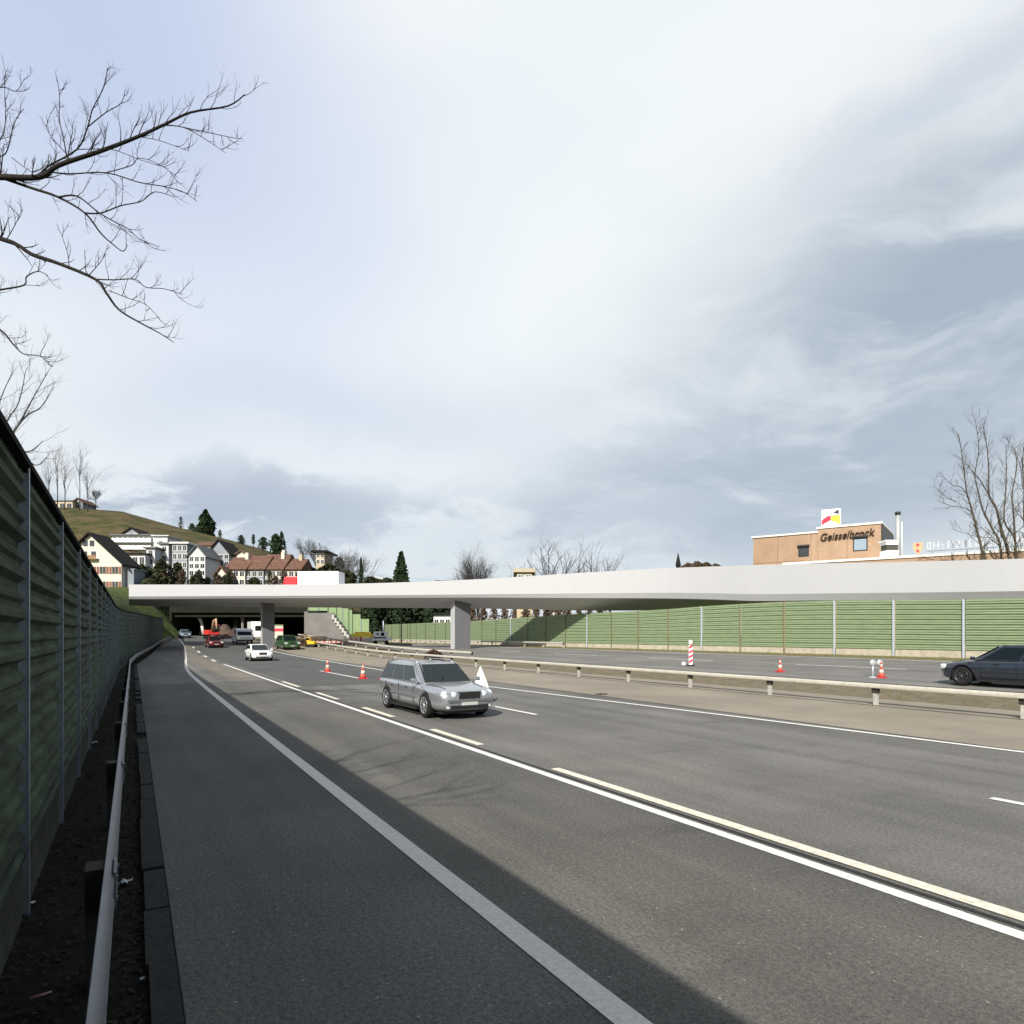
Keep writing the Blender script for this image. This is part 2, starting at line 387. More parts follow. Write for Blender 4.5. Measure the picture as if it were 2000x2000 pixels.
for (xa, ya), (xb, yb) in (((930,1333),(1012,1349)), ((1870,1507),(2010,1534)), ((604,1266),(682,1281))):
    na, nb = n_of(xa, ya), n_of(xb, yb); sa, sb = s_of(xa, ya), s_of(xb, yb)
    line('lane_dash', white, lambda s, na=na, nb=nb, sa=sa, sb=sb: na+(nb-na)*(s-sa)/(sb-sa), .15, sb, sa)
NR = lambda s: lerp_tab(sorted((s_of(x, y), n_of(x, y)) for x, y in ((1932,1420),(1400,1354),(930,1297),(760,1271),(590,1243),(520,1230))), s)
line('edge_line', white, NR, .17, 2, 100)
line('edge_line', white, 37.6, .15, -8, 110)
for k in range(12): line('lane_dash', white, 31.6, .14, k*12-6, k*12)
seam = mat('bitumen_seam', (.03,.03,.032), .8)
line('road_seam', seam, lambda s: NA(s)+.18, .06, -8, 60, .007)
line('road_seam', seam, 14.62, .05, -6, 100, .007)
# kerb stones between verge and carriageway
kb = MB()
rnd = random.Random(4)
kst = mat('kerb_stone', (.032, .032, .03), .9, var=.3, scale=12, bump=.5, bscale=40)
for i in range(60):
    s0 = -2+i*1.0
    if rnd.random() < .12 or WALL_S(s0) > -.5: continue
    X, Y = SN(s0, 0); r_ = Matrix.Translation((X, Y, grade(Y))) @ Matrix.Rotation(math.atan2(CA, -SA), 4, 'Z') @ Matrix.Rotation(R(rnd.uniform(-1, 1)), 4, 'X')
    kb.box((0.01, -.25, -.2), (.985, -.09+rnd.uniform(-.01, .02), .035+rnd.uniform(-.01, .012)), r_)
kb.build('kerb', kst, kind='structure')

# ------------------------------------------------------------------ noise barriers
def louvre_profile(z0, z1, period, depth, lip):
    """side view of a slatted panel: broad leaning slats with a thin ledge on each"""
    pts = []; z = z0; n = max(1, round((z1-z0)/period)); p = (z1-z0)/n
    for i in range(n):
        a = z0+i*p
        pts += [(0, a), (depth, a+lip), (depth, a+lip*2.2), (depth*.35, a+lip*3.0), (depth*.35, a+lip*3.9), (depth*.8, a+lip*4.6), (depth*.8, a+lip*5.4), (0, a+lip*6.6)]
    pts.append((0, z1)); return pts
def barrier_panel(parent, pa, pb, za0, zb0, za1, zb1, prof, m, nrm, name='panel'):
    """pa, pb plan ends; base and top heights at each end; prof (offset, t 0..1)"""
    b = MB(); n = len(prof)
    for (x, y), z0, z1 in ((pa, za0, za1), (pb, zb0, zb1)):
        for d, t in prof: b.v.append((x+nrm[0]*d, y+nrm[1]*d, z0+(z1-z0)*t))
        for t in (1, 0): b.v.append((x-nrm[0]*.08, y-nrm[1]*.08, z0+(z1-z0)*t))
    k = n+2
    b.f = [(i, (i+1) % k, (i+1) % k+k, i+k) for i in range(k)]+[tuple(range(k-1, -1, -1)), tuple(range(k, 2*k))]
    b.sm = [False]*len(b.f)
    return b.build(name, m, parent, world=True)
prof_t = [(d, z) for d, z in louvre_profile(0, 1, .1, .055, .0125)]
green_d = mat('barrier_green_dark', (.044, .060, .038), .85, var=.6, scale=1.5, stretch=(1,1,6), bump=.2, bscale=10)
post_d = mat('barrier_post_galvanised', (.30, .33, .37), .45, .6, var=.2, scale=6)
conc = mat('concrete_dark', (.055, .06, .05), .9, var=.35, scale=2.5, bump=.4, bscale=25)
black_cap = mat('barrier_cap', (.006, .006, .006), .95, spec=.1)
lb = thing('noise_barrier', 'tall dark green slatted noise wall in shade along the left edge of the road', 'noise barrier', (*SN(4, -.78), 0), group='noise barriers beside the motorway')
spts = []; s = 6.49-2.95*4
while True:
    w = WALL_S(s); X, Y = SN(s, w)
    if Y > 115: break
    spts.append((X, Y, s)); s += 2.95
for i, ((xa, ya, sa_), (xb, yb, sb_)) in enumerate(zip(spts, spts[1:])):
    t = Vector((xb-xa, yb-ya)).normalized(); nr = (t.y, -t.x)
    pa = (xa+t.x*.07, ya+t.y*.07); pb = (xb-t.x*.07, yb-t.y*.07)
    ga, gb = grade(ya), grade(yb)
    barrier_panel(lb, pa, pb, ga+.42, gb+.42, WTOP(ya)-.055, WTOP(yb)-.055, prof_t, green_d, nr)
    b = MB(); b.v = []
    barrier_panel(lb, pa, pb, ga-.3, gb-.3, ga+.41, gb+.41, [(.03,0),(.03,1)], conc, nr, 'plinth')
    barrier_panel(lb, (xa, ya), (xb, yb), WTOP(ya)-.05, WTOP(yb)-.05, WTOP(ya), WTOP(yb), [(.07,0),(.07,1)], black_cap, nr, 'cap_rail')
for X, Y, s in spts:
    m_ = Matrix.Translation((X, Y, grade(Y))) @ Matrix.Rotation(math.atan2(CA, -SA), 4, 'Z')
    b = MB(); b.box((-.022, -.068, -.3), (.022, -.060, WTOP(Y)-grade(Y)-.07), m_); b.box((-.005, -.0595, -.3), (.005, .08, WTOP(Y)-grade(Y)-.11), m_)
    b.build('post', post_d, lb, world=True)

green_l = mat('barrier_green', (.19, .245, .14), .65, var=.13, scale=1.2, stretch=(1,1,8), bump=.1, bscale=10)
post_l = mat('post_light', (.50, .55, .62), .5, .3); post_b = mat('post_brown', (.17, .15, .07), .7)
conc_l = mat('concrete_pale', (.42, .38, .30), .9, var=.2, scale=2, bump=.4, bscale=25)
rb = thing('noise_barrier', 'long sunlit light green slatted noise wall behind the far carriageway', 'noise barrier', (*SN(20, 41), cross(41)), group='noise barriers beside the motorway')
rp = [20.1+4*k-16 for k in range(30)]
def RTOP(s): Y = SN(s, 41)[1]; return lerp_tab(((30,4.02),(35.4,4.14),(37.7,4.22),(44.2,4.50),(50,4.62),(56,4.55),(60,4.43),(70,4.45),(93,4.1),(130,4.1)), Y)
for i, (a, b_) in enumerate(zip(rp, rp[1:])):
    pa, pb = SN(a+.06, 41), SN(b_-.06, 41)
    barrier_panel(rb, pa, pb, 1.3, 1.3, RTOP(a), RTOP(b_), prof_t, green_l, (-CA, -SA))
    barrier_panel(rb, pa, pb, .6, .6, 1.29, 1.29, [(.02,0),(.02,1)], conc_l, (-CA, -SA), 'plinth')
light_posts = {0,1,2,3,4,5,6,9,13,17}
for i, a in enumerate(rp):
    X, Y = SN(a, 41); m_ = Matrix.Translation((X, Y, 0)) @ Matrix.Rotation(math.atan2(CA, -SA), 4, 'Z')
    b = MB(); b.box((-.05, .08, .6), (.05, .15, RTOP(a)), m_) if i in light_posts else b.box((-.035, .08, .6), (.035, .12, RTOP(a)), m_)
    b.build('post', post_l if i in light_posts else post_b, rb, world=True)

# ------------------------------------------------------------------ guard rails
galv = mat('galvanised_steel', (.15, .162, .175), .5, .35, var=.15, scale=5)
creamy = mat('weathered_rail', (.50, .48, .41), .55, .15, var=.12, scale=4)
post_m = mat('rail_post', (.42, .40, .36), .7, .2, var=.3, scale=9)
post_k = mat('rail_post_dark', (.04, .035, .03), .7)
def guard_rail(label, pts, front, m_beam, mp, spacing=4.0, z_top=.68, hbeam=.29, group='guard rails', slim=False):
    """pts: plan polyline; front: +1/-1 side on which the beam stands"""
    root = thing('guard_rail', label, 'guard rail', (pts[0][0], pts[0][1], H(*pts[0])), group=group)
    prof = [(.0,0),(.045,.03),(.08,.07),(.08,.10),(.035,.13),(.035,.165),(.08,.195),(.08,.225),(.045,.262),(.0,.29)]
    if slim: prof = [(-.15,0),(.07,.0),(.085,.03),(.085,.26),(.07,.29),(-.15,.29)]
    prof = [(d*(.62 if not slim else 1), z*hbeam/.29) for d, z in prof]
    b = MB(); k = len(prof)
    for i, (x, y) in enumerate(pts):
        a = Vector(pts[max(i-1, 0)]); c = Vector(pts[min(i+1, len(pts)-1)]); t = (c-a).normalized(); nr = Vector((t.y, -t.x))*front
        s_, n_ = toSN(x, y); z = H2(x, y, n_)+z_top-hbeam
        for d, zz in prof: b.v.append((x+nr.x*d, y+nr.y*d, z+zz))
        for d, zz in reversed(prof): b.v.append((x+nr.x*(d-.006), y+nr.y*(d-.006), z+zz))
    K = 2*k
    b.f = [(i*K+j, i*K+(j+1) % K, (i+1)*K+(j+1) % K, (i+1)*K+j) for i in range(len(pts)-1) for j in range(K)]; b.sm = [True]*len(b.f)
    b.build('beam', m_beam, root, world=True)
    acc = 0; last = Vector(pts[0]); nxt = 0
    for q in pts[1:]:
        q = Vector(q); seg = (q-last).length; t = (q-last).normalized(); nr = Vector((t.y, -t.x))*front
        while nxt <= acc+seg:
            p = last+t*(nxt-acc); s_, n_ = toSN(p.x, p.y); z = H2(p.x, p.y, n_)
            m_ = Matrix.Translation((p.x, p.y, z)) @ Matrix.Rotation(math.atan2(t.y, t.x), 4, 'Z')
            o_ = -front
            po = MB(); po.box((-.06, min(.01*front, front*.11), -.3), (.06, max(.01*front, front*.11), z_top-(.05 if not slim else .30)), m_)
            pp = po.build('post', mp, root, world=True)
            sp = MB(); sp.box((-.10, min(-.008*front, front*.11), z_top-.30), (.10, max(-.008*front, front*.11), z_top-.02), m_)
            sp.build('spacer', post_k, pp, world=False).parent = pp
            jp = MB(); jp.cbox((.16, -front*-.0, 0), (.01,.01,.01)) if False else jp.box((-.17, min(-front*.045, -front*.0605) if not slim else min(-front*.07, -front*.089), z_top-hbeam+.03), (.17, max(-front*.045, -front*.0605) if not slim else max(-front*.07, -front*.089), z_top-.03), m_)
            for bx in (-.12, .12):
                for bz in (.08, hbeam-.08): jp.cbox((bx, -front*(.064 if not slim else .092), z_top-hbeam+bz), (.025, .012, .025), m_)
            jp.build('joint_plate', m_beam, root, world=True)
            nxt += spacing
        acc += seg; last = q
    return root
lr = []
for i in range(60):
    s = -3+i*2.1
    n = lerp_tab(((0,-.15),(45,-.15),(60,.3),(72,.95),(97,3.1),(112,5.0),(125,5.6)), s)
    if SN(s, n)[1] < 108: lr.append(SN(s, n))
guard_rail('grey steel guard rail in shade curving along the left verge', lr, 1, galv, post_k, 4.0, .75)
def line_pts(n, s0, s1, st=4.0):
    k = int((s1-s0)/st); return [SN(s0+i*st, n(s0+i*st) if callable(n) else n) for i in range(k+1)]
sR = toSN(*G(1930, 1357)[:2])[0]
guard_rail('cream coloured guard rail nearest the road, on the median in front of the car lanes', line_pts(20.2, sR-8, 112), -1, creamy, post_m, 4.0, .68, .15, slim=True)
guard_rail('second guard rail along the far edge of the median strip', line_pts(23.6, 48, 112), -1, creamy, post_m, 4.0, .66, .18, slim=True)
guard_rail('low weathered guard rail at the foot of the sunlit green noise wall', line_pts(39.2, 58, 112), -1, post_m, post_m, 4.0, .62, .18, slim=True)

# ------------------------------------------------------------------ the new white bridge
bw = mat('bridge_white', (.40, .405, .415), .75, var=.015, scale=1, bump=.05, bscale=5)
bg = mat('bridge_grey', (.50, .505, .52), .85, var=.04, scale=.6, bump=.1, bscale=8)
br = thing('road_bridge', 'smooth white bridge deck sweeping across the whole motorway on piers with shaded grey fronts', 'bridge', (*P(868, 1218, 70).xy, 0))
# x, front distance, top y, bottom y, back distance, back-bottom y
ST = [(243,80,1103,1131,91,1142),(300,79.5,1103,1131,91,1144),(430,78.5,1103,1130,90,1145),(560,77,1103,1129.5,88,1146),(720,74.5,1100,1129,82,1147),
      (880,71.5,1094,1128.5,77,1148),(1000,69,1087,1129,73.5,1150),(1100,66.5,1080.5,1129.5,70.5,1152),(1240,62.3,1073,1130,66,1151.5),(1340,58.6,1069,1132,62,1145.5),(1430,55.2,1066,1135,59.2,1138),
      (1560,51,1063,1134,55,1133),(1750,46,1059,1132.5,50,1131),(1932,42,1054,1130.5,46,1129),(2150,38.5,1047,1128,42,1126)]
def dense(t, k=5):
    out = []
    for i in range(len(t)-1):
        p0, p1, p2, p3 = t[max(i-1, 0)], t[i], t[i+1], t[min(i+2, len(t)-1)]
        for j in range(k):
            u = j/k; out.append(tuple(.5*((2*b_)+(c_-a_)*u+(2*a_-5*b_+4*c_-d_)*u*u+(3*b_-a_-3*c_+d_)*u**3) if True else 0 for a_, b_, c_, d_ in zip(p0, p1, p2, p3)))
    return out+[t[-1]]
ST = dense(ST)
dk = MB(); fascia = MB(); K = 8
for x, yf, yt, yb, ybk, yk in ST:
    u = (x-966)/1256
    zt, zb, zk = Z(yt, yf), Z(yb, yf), Z(yk, ybk)
    def at_(d, z): return (u*d, d, z)
    # front face, chamfer, soffit, back face, deck
    hgt = zt-zb
    fascia.v += [at_(yf, zt), at_(yf, zb+.20*hgt), at_(yf+.25, zb+.06), at_(yf+.45, zb+.02), at_(yf+.45, zt)]
    dk.v += [at_(yf+.452, zb), at_(yf+.452, zb+.55), at_(ybk-.4, zb+.55), at_(ybk-.4, zb+1.4), at_(ybk, zb+1.4), at_(ybk, zk)]
n = len(ST)
fascia.f = [(i*5+j, i*5+(j+1) % 5, (i+1)*5+(j+1) % 5, (i+1)*5+j) for i in range(n-1) for j in range(5)]+[(0,1,2,3,4), tuple((n-1)*5+j for j in (4,3,2,1,0))]
dk.f = [(i*6+j, i*6+(j+1) % 6, (i+1)*6+(j+1) % 6, (i+1)*6+j) for i in range(n-1) for j in range(6)]+[(0,1,2,3,4,5), tuple((n-1)*6+j for j in (5,4,3,2,1,0))]
fascia.sm = [False]*len(fascia.f); dk.sm = [False]*len(dk.f)
fascia.build('parapet', bw, br, world=True); dk.build('deck', bg, br, world=True)
rot_road = math.atan2(-SA, CA)*0
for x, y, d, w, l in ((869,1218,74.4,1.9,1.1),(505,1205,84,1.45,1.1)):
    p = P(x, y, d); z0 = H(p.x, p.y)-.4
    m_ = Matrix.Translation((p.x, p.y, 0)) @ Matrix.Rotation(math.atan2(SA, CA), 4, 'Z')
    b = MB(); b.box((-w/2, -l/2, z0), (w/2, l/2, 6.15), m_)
    pr_ = b.build('pier', mat('pier_shaded', (.12, .122, .13), .85, var=.06, scale=.8), br, world=True)  # shade of the front under the deck is put into this grey
    b = MB(); b.box((-w/2-.03, -l/2+.02, z0), (-w/2-.002, l/2-.02, 6.12), m_); o = b.build('sunlit_side', bw, pr_, world=False)  # thin white panel paints the sunlit left face of the pier

# ------------------------------------------------------------------ old underpass portal behind the bridge
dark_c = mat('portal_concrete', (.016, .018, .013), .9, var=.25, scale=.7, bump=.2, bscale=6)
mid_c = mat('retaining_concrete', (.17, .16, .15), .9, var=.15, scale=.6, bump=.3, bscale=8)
black = mat('interior_shade', (.006, .006, .006), .95)  # black colour stands in for the unlit depth of the underpass
op = thing('underpass', 'dark concrete underpass portal with tunnel mouth beneath the white bridge', 'underpass', P(450, 1200, 118))
def pbox(b, x0, x1, y0, y1, d, dep):
    a, c = P(x0, y1, d), P(x1, y0, d); return b.box((a.x, d, a.z), (c.x, d+dep, c.z))
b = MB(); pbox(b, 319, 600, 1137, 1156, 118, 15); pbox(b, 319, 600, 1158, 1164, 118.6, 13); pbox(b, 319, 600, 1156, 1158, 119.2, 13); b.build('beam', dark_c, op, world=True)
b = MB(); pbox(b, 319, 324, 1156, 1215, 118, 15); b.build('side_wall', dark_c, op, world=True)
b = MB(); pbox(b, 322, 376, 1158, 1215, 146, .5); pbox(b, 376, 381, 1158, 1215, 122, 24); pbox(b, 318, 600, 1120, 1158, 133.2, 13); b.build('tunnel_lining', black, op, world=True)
b = MB(); 
for a, c in (((374,1164,121),(380,1174,121)), ((380,1174,121),(384,1197,121))):
    b.tube([P(*a), P(*c)], .28, 6)
b.build('divider_lit_edge', mat('divider_lit_tone', (.62,.60,.55), .8), op, world=True)  # pale tube paints the lit edge of the tunnel divider
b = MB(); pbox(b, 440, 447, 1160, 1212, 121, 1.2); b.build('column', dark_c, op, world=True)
b = MB(); pbox(b, 446, 577, 1158, 1215, 142, .6); b.build('depth_shade_panel', black, op, world=True)
b = MB(); pbox(b, 455, 459, 1163, 1195, 120, .3); pbox(b, 453, 460, 1163, 1168, 119.9, .2); b.build('column', mid_c, op, world=True)
b = MB(); pbox(b, 574, 581, 1154, 1216, 112, 20); b.build('column', mid_c, op, world=True)
b = MB(); pbox(b, 376, 446, 1168, 1212, 158, .8); b.build('rear_wall', mid_c, op, world=True)
# wing wall with coping
rw = thing('retaining_wall', 'grey concrete wing wall with sloping white coping right of the underpass', 'retaining wall', P(620, 1212, 112))
def ppoly(b, pts, d, dep):
    v = [P(x, y, d) for x, y in pts]; n = len(v)
    b.v_ = len(b.v)
    return b.add([*v, *[(p.x, d+dep, p.z) for p in v]], [tuple(range(n-1, -1, -1)), tuple(range(n, 2*n))]+[(i, (i+1) % n, (i+1) % n+n, i+n) for i in range(n)])
b = MB(); ppoly(b, [(581,1216),(581,1157),(627,1156),(668,1216)], 111, 1.0); b.build('wall_face', mid_c, rw, world=True)
b = MB()
for i in range(9):
    x = 626+i*4.6; y = 1160+i*6.2
    ppoly(b, [(x,y+9),(x,y),(x+4.2,y),(x+4.2,y+9)], 110.7, 1.5)
b.build('coping', mat('coping_pale', (.42,.41,.36), .85), rw, world=True)
gb2 = thing('noise_barrier', 'short stepped light green noise screen above the concrete wing wall', 'noise barrier', P(655, 1200, 113.5), group='noise barriers beside the motorway')
gl2 = mat('barrier_green_upright', (.20, .28, .14), .65, var=.2, scale=2.0, stretch=(6,6,.3))
for i, (x0, x1, yt, yb) in enumerate(((581,600,1145,1152.5),(600.5,618,1145,1152.5),(618.5,634,1145,1172),(634.5,645,1146,1188),(645.5,657,1148,1200),(657.5,664,1151,1204),(664.5,680,1159,1204),(680.5,696,1168,1204))):
    b = MB(); ppoly(b, [(x0,yb),(x0,yt),(x1,yt),(x1,yb)], 113+i*.25, .15); b.build('panel', gl2, gb2, world=True)
    b = MB(); ppoly(b, [(x0-.6,yb),(x0-.6,yt-.5),(x0+.6,yt-.5),(x0+.6,yb)], 112.85+i*.25, .1); b.build('post', post_l if i % 3 == 1 else green_l, gb2, world=True)
# ------------------------------------------------------------------ cars
glass_m = mat('car_glass', (.006, .011, .012), .03, spec=.36)
tyre_m = mat('tyre', (.015, .015, .015), .85); rim_m = mat('rim', (.5, .51, .53), .3, .8)
blk = mat('black_trim', (.012, .012, .013), .5); chrome = mat('chrome', (.75, .76, .78), .15, 1)
lamp_m = mat('headlight', (.75, .77, .8), .08, .5, emit=((1, .97, .9), .12)); red_l = mat('tail_light', (.4, .01, .01), .2)
plate_m = mat('number_plate', (.42, .42, .41), .5); seat_m = mat('car_interior', (.03, .03, .032), .9)
def wheel_parts(root, x, y, r, w, m_rim):
    sgn = 1 if y > 0 else -1
    mt = Matrix.Translation((x, y, r)) @ Matrix.Rotation(R(90)*(-sgn), 4, 'X')
    t = MB(); t.lathe([(r*.62,-w/2),(r*.9,-w/2),(r*.98,-w*.4),(r,-w*.25),(r,w*.25),(r*.98,w*.4),(r*.9,w/2),(r*.66,w/2),(r*.62,w*.42)], 28, mt)
    to = t.build('wheel', tyre_m, root)
    d = MB()
    d.lathe([(r*.67,w*.30),(r*.67,w*.52),(r*.61,w*.52),(r*.58,w*.34),(.0,w*.33)], 28, mt)
    for k in range(7):
        q = 2*math.pi*k/7; mm = mt @ Matrix.Rotation(q, 4, 'Z'); d.box((0, -.022, w*.34), (r*.62, .022, w*.50), mm)
    d.lathe([(.05,w*.33),(.05,w*.54),(.0,w*.55)], 12, mt)
    d.build('rim', m_rim, to)
    s_ = MB(); s_.lathe([(r*.585,w*.345),(r*.3,w*.345),(0,w*.346)], 24, mt); s_.build('brake_disc', seat_m, to)
def car(label, loc, heading, paint, L=4.5, W=1.76, Ht=1.45, belt=.93, hood=.30, wb=2.65, style='estate', detail=True, group=None, rim=rim_m, grille_w=.34, cat='car', bumper=None, twin=False):
    root = thing('car', label, cat, loc, heading, group)
    w = W/2; f = L/2; hb = f-hood*L if True else 0          # hb: x of windscreen base
    zl = belt
    nose_z = zl-.17
    S = [(f, .36, nose_z-.10, w*.60), (f-.05, .25, nose_z-.03, w*.78), (f-.20, .20, nose_z+.03, w*.92), (f-.55, .19, nose_z+.09, w*.995), (hb+.15, .19, zl-.03, w), (hb-.3, .19, zl, w), (0-.2, .19, zl, w*1.0), (-f+.9, .19, zl+.02, w*.995), (-f+.3, .21, zl+.01, w*.96), (-f+.07, .27, zl-.02, w*.88), (-f, .38, zl-.12, w*.80)]
    b = MB()
    for x, zb, zt, ww in S:
        mid = (zb+zt)/2
        half = [(0, zb), (ww*.8, zb), (ww*.975, zb+.10), (ww, mid+.02), (ww*.985, zt-.13), (ww*.93, zt-.025), (ww*.7, zt+.015), (0, zt+.035)]
        ring = half+[(-a, c) for a, c in reversed(half[1:-1])]
        b.v += [(x, a, c) for a, c in ring]
    k = 14; ns = len(S)
    b.f = [(i*k+j, (i+1)*k+j, (i+1)*k+(j+1) % k, i*k+(j+1) % k) for i in range(ns-1) for j in range(k)]+[tuple(range(k)), tuple((ns-1)*k+j for j in range(k-1, -1, -1))]
    b.sm = [True]*len(b.f)
    body = b.build('body', paint, root)
    r = .335
    fx, rx = wb/2+.06, -wb/2+.06
    cut = MB()
    for x in (fx, rx):
        for sg in (1, -1):
            mt = Matrix.Translation((x, sg*w*.83, r+.01)) @ Matrix.Rotation(R(90), 4, 'X'); cut.lathe([(r+.055, -.26), (r+.055, .26)], 28, mt)
    co = cut.build('cutter'); co.location = loc; co.rotation_euler = (0, 0, heading)
    # cut in local space: temporarily unparent
    body.parent = None; co.location = (0,0,0); co.rotation_euler = (0,0,0)
    modified(body, subsurf=2)
    try: modified(body, cut=co)
    except Exception as e: print('cut failed', e)
    body.parent = root; bpy.data.objects.remove(co)
    if len(body.data.materials) == 0: body.data.materials.append(paint)
    for m_i in range(len(body.data.materials)): body.data.materials[m_i] = paint
    # dark wheel wells
    for x in (fx, rx):
        for sg in (1, -1): wheel_parts(root, x, sg*(w-.11), r, .21, rim)
    well = MB(); 
    for x in (fx, rx): well.box((x-r-.05, -w*.70, .22), (x+r+.05, w*.70, .22+r*1.35))
    well.box((-f+.3, -w*.78, .15), (f-.3, w*.78, .24)); well.build('underbody', blk, root)
    # cabin
    xf_b = hb; wt = w*.72; wbm = w*.905; zt = Ht
    if style == 'estate': xf_t = hb-.72; xr_t = -f+.48; xr_b = -f+.14
    elif style == 'hatch': xf_t = hb-.85; xr_t = -f+.62; xr_b = -f+.12
    elif style == 'sedan': xf_t = hb-.68; xr_t = -f+1.35; xr_b = -f+.75
    else: xf_t = hb-.45; xr_t = -f+.12; xr_b = -f+.04; wt = w*.82
    zb = zl-.03
    c = MB(); rows = []
    def ring_at(t):  # t from base 0 to roof 1, gentle tumblehome curve
        tt = t; z = zb+(zt-zb)*tt; c1 = math.sin(tt*math.pi/2)**.9
        ww = wbm+(wt-wbm)*(tt**1.3)
        x0 = xf_b+(xf_t-xf_b)*(tt**1.05); x1 = xr_b+(xr_t-xr_b)*(tt**1.1)
        return z, ww, x0, x1
    c.v = [(xf_b+.05,-wbm*.82,zb),(xf_b-.12,-wbm,zb),(xr_b+.1,-wbm*.98,zb),(xr_b,-wbm*.85,zb),(xr_b,wbm*.85,zb),(xr_b+.1,wbm*.98,zb),(xf_b-.12,wbm,zb),(xf_b+.05,wbm*.82,zb),
           (xf_t+.04,-wt*.86,zt-.03),(xf_t-.1,-wt,zt-.05),(xr_t+.1,-wt*.98,zt-.06),(xr_t,-wt*.86,zt-.05),(xr_t,wt*.86,zt-.05),(xr_t+.1,wt*.98,zt-.06),(xf_t-.1,wt,zt-.05),(xf_t+.04,wt*.86,zt-.03),
           ((xf_t*.75+xr_t*.25),-wt*.7,zt+.005),((xf_t*.2+xr_t*.8),-wt*.7,zt),((xf_t*.2+xr_t*.8),wt*.7,zt),((xf_t*.75+xr_t*.25),wt*.7,zt+.005)]
    c.f = [(i, (i+1) % 8, (i+1) % 8+8, i+8) for i in range(8)]
    c.f = [tuple(reversed(q)) for q in c.f]
    c.f += [(16,17,18,19), (9,10,17,16), (10,11,17), (11,12,18,17), (12,13,18), (13,14,19,18), (14,15,19), (15,8,16,19), (8,9,16)]
    c.f += [tuple(range(8))]
    c.sm = [True]*len(c.f)
    cab = c.build('roof', paint, root); cab.parent = None; modified(cab, .035, 3); cab.parent = root
    # windows lie 8 mm proud of the cabin planes
    V = [Vector(p) for p in c.v]
    def patch(name, quad, m, off=.012, th=.01, inset=(.06,.94,.08,.92)):
        a, b2, d, e = quad      # bottom-left, bottom-right, top-right, top-left
        nrm = (b2-a).cross(e-a).normalized()
        cen = (a+b2+d+e)/4
        if nrm.dot(cen-Vector((0, 0, zb-.0))) < 0: nrm = -nrm
        def pt(u_, v_): return (a*(1-u_)+b2*u_)*(1-v_)+(e*(1-u_)+d*u_)*v_
        u0, u1, v0, v1 = inset
        q = [pt(u0, v0), pt(u1, v0), pt(u1, v1), pt(u0, v1)]
        mb = MB(); mb.add([p+nrm*off for p in q]+[p-nrm*th for p in q], [(0,1,2,3),(7,6,5,4),(0,4,5,1),(1,5,6,2),(2,6,7,3),(3,7,4,0)])
        o = mb.build(name, m, root)
        bm = bmesh.new(); bm.from_mesh(o.data); bmesh.ops.recalc_face_normals(bm, faces=bm.faces); bm.to_mesh(o.data); bm.free(); return o
    patch('windscreen', (V[0], V[7], V[15], V[8]), glass_m, inset=(-.02,1.02,.07,.93))
    patch('rear_window', (V[4], V[3], V[11], V[12]), glass_m, inset=(.02,.98,.12,.88))
    n_side = 3 if style in ('estate', 'van') else 3
    for A, B, D, E in ((V[1], V[2], V[10], V[9]), (V[6], V[5], V[13], V[14])):
        cuts = {'estate': ((.05,.36),(.385,.66),(.69,.97)), 'hatch': ((.05,.46),(.49,.80),(.83,.95)), 'sedan': ((.05,.47),(.50,.80),(.83,.96)), 'van': ((.04,.30),)}[style]
        for u0, u1 in cuts: patch('side_window', (A, B, D, E), glass_m, inset=(u0, u1, .10, .90))
    # front end
    fm = MB(); fz = nose_z-.10
    hl = []
    for sg in (1, -1) if twin else ():
        q = MB()
        for cx_, cy_, rr_ in ((f-.055, w*.50, .088), (f-.15, w*.735, .105)):
            mt = Matrix.Translation((cx_, sg*cy_, fz+.015)) @ Matrix.Rotation(sg*R(22), 4, 'Z') @ Matrix.Rotation(R(90), 4, 'Y')
            q.lathe([(rr_, -.12), (rr_*1.0, -.02), (rr_*.85, .03), (rr_*.5, .052), (0.001, .06)], 18, mt)
        q.build('headlight', lamp_m, root)
    for sg in (1, -1):
        if not twin:
          q = MB(); q.cbox((f-.135, sg*w*.72, fz+.01), (.21, w*.36, .17)); o = q.build('headlight', lamp_m, root); o.parent = None; modified(o, .06, 4); o.parent = root
        q = MB(); q.cbox((hb-.12, sg*(w+.06), zl+.06), (.11, .19, .12)); o = q.build('mirror', paint, root); o.parent = None; modified(o, .03, 2); o.parent = root
        q = MB(); q.cbox((-f+.10, sg*w*.74, zl-.14), (.16, w*.2, .16)); q.build('tail_light', red_l, root)
    q = MB(); q.cbox((f-.045, 0, fz), (.115, w*grille_w*2, .19)); go = q.build('grille', blk, root)
